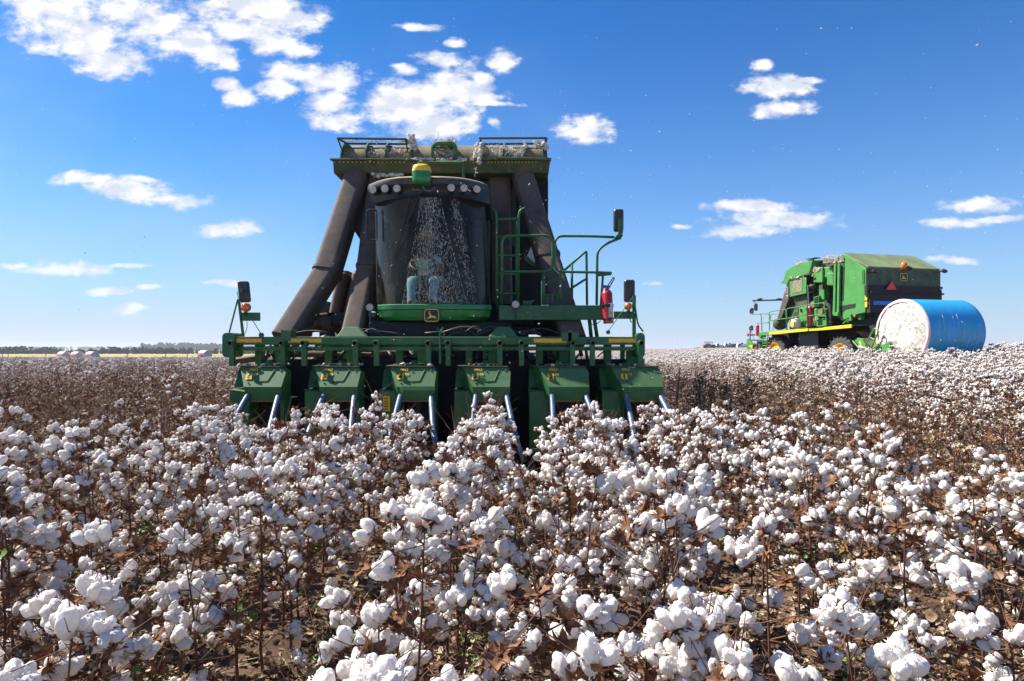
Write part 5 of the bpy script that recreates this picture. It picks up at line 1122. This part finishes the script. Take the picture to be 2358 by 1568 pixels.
q = MB(); q.tube(fillet([side(1660, 1400, 1.8), side(1790, 1150, 1.8), side(1850, 1190, 1.8), side(1745, 1430, 1.8)], .25), .03, 6); q.tube([side(1720, 1275, 1.8), side(1790, 1320, 1.8)], .018, 6); q.tube([side(1485, 1335, 1.75), side(1580, 1440, 1.75)], .03, 6); q.tube([side(1690, 1500, 1.75), side(1850, 1390, 1.75)], .06, 8)
q.tube(fillet([side(1990, 1350, 1.75), side(2040, 1330, 1.75), side(2045, 1410, 1.75), side(1990, 1440, 1.75)], .2), .014, 6); q.tube([side(1500, 1300, -.8), side(1620, 1400, 1.7)], .07, 8); P2(q, 'handler_rail', GRNL)
q = MB(); q.prism([rear(1130, 805, -.3), rear(1280, 830, -.3), rear(1280, 870, -.3), rear(1200, 860, -.3)], (.3, 0, 0)); P2(q, 'conveyor_slat', RUST)
q = MB(); q.box((-.02, -W+.25, .9), (1.5, -.35, side(1660, 940).z+.02)); P2(q, 'rear_underbody', DARK)
# ------------------------------------------------------------------ round bales
WRAP = bpy.data.materials.new('bale_wrap'); WRAP.use_nodes = True; nt = WRAP.node_tree; pbs = nt.nodes['Principled BSDF']
t = nn(nt, 'ShaderNodeTexCoord'); f, _ = NOISE(nt, VM(nt, 'MULTIPLY', t.outputs['Object'], (1.2, 1.2, 1)), 1.6, 4, .6); f2, _ = NOISE(nt, VM(nt, 'MULTIPLY', t.outputs['Object'], (1, 26, 26)), .5, 3, .6)
pbs.inputs['Roughness'].default_value = .42
nt.links.new(MIXC(nt, SS(nt, f, .35, .7), (.035, .34, .72, 1), (.03, .36, .56, 1)), pbs.inputs['Base Color'])
bmp = nn(nt, 'ShaderNodeBump'); bmp.inputs['Strength'].default_value = .7; bmp.inputs['Distance'].default_value = .03
f3, _ = NOISE(nt, VM(nt, 'MULTIPLY', t.outputs['Object'], (6, 1, 1)), 2.2, 5, .6); nt.links.new(f3, bmp.inputs['Height']); nt.links.new(bmp.outputs[0], pbs.inputs['Normal'])
PINK = mat('pink_film', (.78, .56, .52), .45, var=.1, vscale=3)
FACE = mat('packed_cotton_face', (.62, .565, .50), .95, var=.18, vscale=9, dust=.25, dcol=(.45, .36, .26), bump=.9, bscale=14, spec=.1)
WR2 = mat('pink_bale_wrap', (.58, .18, .26), .45, var=.25, vscale=1)
WR3 = mat('turquoise_patch', (.04, .42, .62), .45)
def bale(loc, axis_ang, rad, L, wrap, lab, group, fine=True):
    root = empty('round_bale', loc, axis_ang)   # local X = axis, near face at -L/2
    N = 64 if fine else 24; b = MB(); rs = []
    for f in ([-.5, -.49, -.44, -.3, -.1, .1, .3, .44, .485, .5] if fine else [-.5, -.45, .45, .5]):
        k = .965 if abs(f) == .5 else (.985 if abs(f) > .485 else 1.0); k += .008*noise.noise(Vector((f*9, 0, 3)))
        rs.append([Vector((f*L, math.cos(2*math.pi*j/N)*rad*k*(1+.010*noise.noise(Vector((math.cos(2*math.pi*j/N)*1.5, math.sin(2*math.pi*j/N)*1.5, f*2)))), rad + math.sin(2*math.pi*j/N)*rad*k)) for j in range(N)])
    b.rings(rs, caps=False); b.build('wrap', wrap, root, smooth=True)
    for s in (-1, 1):
        vs = []; K = 14 if fine else 3
        for r_i in range(K+1):
            rr = rad*.90*r_i/K + .001
            for j in range(N):
                a = 2*math.pi*j/N; q = Vector((0, math.cos(a)*rr, rad + math.sin(a)*rr)); bulge = .10*(1-(r_i/K)**3) + (.05*noise.noise(q*3) + .03*noise.noise(q*9) if fine else 0)
                vs.append(Vector((s*(L/2 - .03 + bulge), q.y, q.z)))
        b = MB(); b.add(vs, [(i*N+j, i*N+(j+1) % N, (i+1)*N+(j+1) % N, (i+1)*N+j) for i in range(K) for j in range(N)]); fo_ = b.build('cotton_face', FACE, root, smooth=True)
        b = MB(); b.rings([[Vector((s*(L/2 + x_), math.cos(2*math.pi*j/N)*rad*k, rad + math.sin(2*math.pi*j/N)*rad*k)) for j in range(N)] for x_, k in ((-.06, 1.004), (-.005, .985), (.015, .955), (.0, .905))], caps=False); b.build('end_rim', PINK if fine else WHT, root, smooth=True)
        if fine and s == -1:
            rg = random.Random(2); b = MB()
            for q_ in range(420):
                a = rg.uniform(0, 6.28); rr = rad*.90*rg.random()**.35; c = Vector((s*(L/2 + .04 + .05*(1-rr/rad)), math.cos(a)*rr, rad + math.sin(a)*rr)); leaf(b, rg, c, rg.uniform(.008, .024), 0)
            tag(b.build('leaf_trash', BUR, root, merge=False), 'brown leaf scraps in the cotton', kind='stuff')
    if fine:
        rg = random.Random(4)
        for q_ in range(9):
            f = -.30 + q_*.085; a0 = R(rg.uniform(95, 140)); b = MB(); pa = []
            for j in range(9):
                a = a0 + R(28)*j/8; pa.append(Vector((f*L + .05*j/8*L*-.6 + 0, -math.cos(math.pi-a)*rad*1.004 if False else math.cos(a+R(50))*rad*1.003, rad + math.sin(a+R(50))*rad*1.003)))
            b.tube(pa, .0035, 4); b.build('wrap_crease', WHT, root)
    tag(root, lab, 'bale', group); return root
bc = None
ang = math.atan2(-H2N.y, -H2N.x)      # axis pointing away from the near face
BC = Vector((15.15, 24.8)); 
bale((BC.x, BC.y, 0.98), ang, 1.20, 2.5, WRAP, 'big blue wrapped round cotton bale behind the rear harvester, white end showing', None)
for i, (x, lab) in enumerate(((655, 'leftmost of the three distant pink wrapped round bales standing together'), (795, 'middle one of the three distant pink wrapped round bales'), (945, 'third distant round bale, turquoise patched, right end of the trio'), (2105, 'lone distant pink round bale just left of the front harvester'))):
    Y = 170.0 if i < 3 else 172; fx = x/2.742; X = (fx-1920)/2560*Y
    rt = bale((X, Y, gz(X, Y) + (-.05 if i < 3 else .30)), R(-115) if False else R(152), 1.25, 2.6 if i < 3 else 2.4, WR2, lab, 'distant round bales', False)
    b = MB(); N = 12; b.add([Vector((f, math.cos(a)*1.262, 1.25 + math.sin(a)*1.262)) for f in (-.4, .8) for a in [R(-170 + 50*j/N) for j in range(N+1)]], [(j, j+1, N+2+j, N+1+j) for j in range(N)])
    b = MB(); aa = [R(100 + 75*j/N) for j in range(N+1)]; b.add([Vector((f, math.cos(a)*1.264, 1.25 + math.sin(a)*1.264)) for f in (-.5, .9) for a in aa], [(j, j+1, N+2+j, N+1+j) for j in range(N)]); b.build('turquoise_band', WR3, rt, merge=False)
    b = MB(); aa = [R(40 + 68*j/N) for j in range(N+1)]; b.add([Vector((f, math.cos(a)*1.266, 1.25 + math.sin(a)*1.266)) for f in (-1.1, 1.1) for a in aa], [(j, j+1, N+2+j, N+1+j) for j in range(N)]); b.build('white_band', WHT, rt, merge=False)
# ------------------------------------------------------------------ distant vehicles on the right horizon
def far(px, py, Y): return Vector(((2400 + px/2.358 - 1920)/2560*Y, Y, CAMZ + (1307 - (1200 + py/2.358))/2560*Y))
YF = 300; BEI = mat('beige_machine_paint', (.42, .28, .19), .7)
ld = empty('field_loader', far(610, 250, YF)); o_ = ld.location.copy()
for nm, x0, y0, x1, y1, m_, d_ in (('body', 560, 244, 670, 215, BEI, 3), ('cabin', 580, 216, 625, 205, BEI, 2), ('canopy_roof', 575, 196, 645, 191, DARK, 2.2), ('rear_tank', 640, 240, 700, 225, BEI, 2.4)):
    b = MB(); b.box(far(x0, y0, YF), far(x1, y1, YF) + Vector((0, d_, 0))); b.build(nm, m_, ld, off=o_, bevel=.08)
for x in (582, 602, 640):
    b = MB(); b.tube([far(x, 215, YF), far(x, 194, YF)], .07, 6); b.build('canopy_post', DARK, ld, off=o_)
for x in (575, 650):
    b = MB(); c = far(x, 246, YF); b.tube([c, c + Vector((0, -.5, 0))], .8, 16); b.build('wheel', RUB, ld, off=o_)
tag(ld, 'distant beige farm machine under a canopy on the right horizon', 'farm machine')
for (x0, x1, lab, m_) in ((675, 745, 'distant white truck parked right beside the beige farm machine', WHT), (750, 815, 'distant pale tarpaulin covered truck between white truck and trees', BEI), (862, 950, 'distant white truck nearest the rear harvester header', WHT)):
    tr = empty('parked_truck', far((x0+x1)/2, 258, YF+4)); o_ = tr.location.copy()
    cab_ = MB(); a = far(x0, 250, YF+4); w = (x1-x0)/2.358*(YF+4)/2560
    cab_.prism([a, a + Vector((w*.34, 0, 0)), a + Vector((w*.34, 0, 2.2)), a + Vector((w*.10, 0, 2.2)), a + Vector((0, 0, 1.2))], (0, 2.2, 0)); cab_.build('cab', WHT, tr, off=o_, bevel=.06)
    b = MB(); b.prism([a + Vector((w*.03, -.01, 1.25)), a + Vector((w*.30, -.01, 1.25)), a + Vector((w*.30, -.01, 2.0)), a + Vector((w*.12, -.01, 2.0))], (0, -.03, 0)); b.build('window', BLK, tr, off=o_)
    b = MB(); b.box(a + Vector((w*.36, 0, .4)), a + Vector((w, 2.3, 1.7))); b.build('load_bed', m_, tr, off=o_, bevel=.3)
    for q_ in (.2, .8):
        b = MB(); c = a + Vector((w*q_, 0, .2)); b.tube([c + Vector((0, -.2, 0)), c + Vector((0, .1, 0))], .5, 16); b.build('wheel', RUB, tr, off=o_)
    tag(tr, lab, 'truck', 'trucks parked on the horizon')
# ------------------------------------------------------------------ distant trees
TREEM = mat('distant_foliage', (.045, .062, .024), .9, var=.5, vscale=.25, spec=.1)
def wood(name, x0, x1, Y, fn, h0, h1, lab, dens=1.0, depth=40, m_=TREEM):
    b = MB(); rg = random.Random(int(Y)+int(abs(x0))); vs, fs = ICO[1]
    n = int((x1-x0)*dens)
    for i in range(n):
        x = rg.uniform(x0, x1); y = Y + rg.uniform(0, depth); h = (h0 + (h1-h0)*rg.random()**1.6)*fn((x-x0)/(x1-x0)); z0 = gz(x, y)
        for k in range(16):
            a = rg.uniform(0, 6.28); r_ = h*.42*rg.random()**.5; zz = z0 + h*rg.uniform(.12, .92); s = h*rg.uniform(.10, .22)*(1.15 - .5*(zz-z0)/h); c = Vector((x + math.cos(a)*r_, y + math.sin(a)*r_*.6, zz)); sd_ = Vector((rg.uniform(0, 99), 0, 0))
            b.add([c + v*s*(1+.5*noise.noise(v*1.7+sd_)) for v in vs], fs)
        b.tube([(x, y, z0-.5), (x, y, z0+h*.5)], .25, 5)
    return tag(b.build(name, m_, None, merge=False), lab, 'woodland', kind='stuff')
wood('distant_wood', -620, -180, 600, lambda f: .8 + .25*math.sin(f*23) + .15*math.sin(f*57), 4.3, 7.2, 'dark band of trees beyond the pasture on the left horizon', 1.5, 90)
wood('blue_ridge_wood', -1010, -760, 1800, lambda f: min(1, 3*math.sin(math.pi*f)), 16, 23, 'faint wooded ridge far behind the left tree line', .5, 150)
wood('blue_ridge_wood', -2300, -900, 3000, lambda f: 1, 13, 17, 'palest lowest wooded ridge on the left horizon', .22, 200)
wood('distant_wood', 118, 172, 420, lambda f: .45 + .75*math.sin(math.pi*min(1, f*.9+.05)), 3.2, 3.9, 'dark clump of trees behind the distant trucks', 1.3, 20)
for i, (x, y0) in enumerate(((83, 1336), (472, 1336), (1313, 1332), (1703, 1330), (1925, 1331), (25, 1332))):
    Y = 305.0; X = (x/2.742 - 1920)/2560*Y; z = gz(X, Y); b = MB(); b.tube([(X, Y, z), (X + .03, Y, z+2.0), (X+.05, Y, z+3.0)], [.16, .14, .12], 7); b.tube([(X-.25, Y, z+2.6), (X+.25, Y, z+2.62)], .05, 5)
    o = b.build('fence_post', DARK); tag(o, '%s dark wooden post from the left along the pasture edge' % ('second third fourth fifth sixth first'.split()[i]), 'post', 'posts along the pasture edge')
# ------------------------------------------------------------------ lint drifting in the air
b = MB(); rg = random.Random(77)
for i in range(520):
    if i < 260: Y = rg.uniform(6.5, 9.6); px = rg.gauss(1250, 420); py = rg.uniform(330, 900)
    else: Y = rg.uniform(5, 30); px = rg.uniform(0, 2358); py = rg.uniform(40, 800)
    c = d2w(px, py, Y); s = rg.uniform(.0018, .0055)*Y/9*(1 if i % 9 else 1.8); d = Vector((rg.uniform(-1, 1), rg.uniform(-1, 1), rg.uniform(-1, 1))).normalized()
    b.tube([c - d*s*1.8, c, c + d*s*1.8], [s*.3, s, s*.3], 5)
tag(b.build('drifting_lint', LINT, smooth=True, merge=False), 'tiny white flecks of lint drifting in the air', 'lint', kind='stuff')
# ------------------------------------------------------------------ haze
hzb = MB(); hzb.box((-9000, -60, -12), (9000, 6500, 34)); hzm = bpy.data.materials.new('haze_air'); hzm.use_nodes = True; nt = hzm.node_tree; nt.nodes.clear()
pv = nn(nt, 'ShaderNodeVolumePrincipled'); pv.inputs['Color'].default_value = (.86, .92, 1.0, 1); pv.inputs['Density'].default_value = 0.00016; pv.inputs['Anisotropy'].default_value = 0.2
oo = nn(nt, 'ShaderNodeOutputMaterial'); nt.links.new(pv.outputs[0], oo.inputs['Volume'])
tag(hzb.build('haze', hzm), 'thin pale haze over the fields', 'haze', kind='stuff')
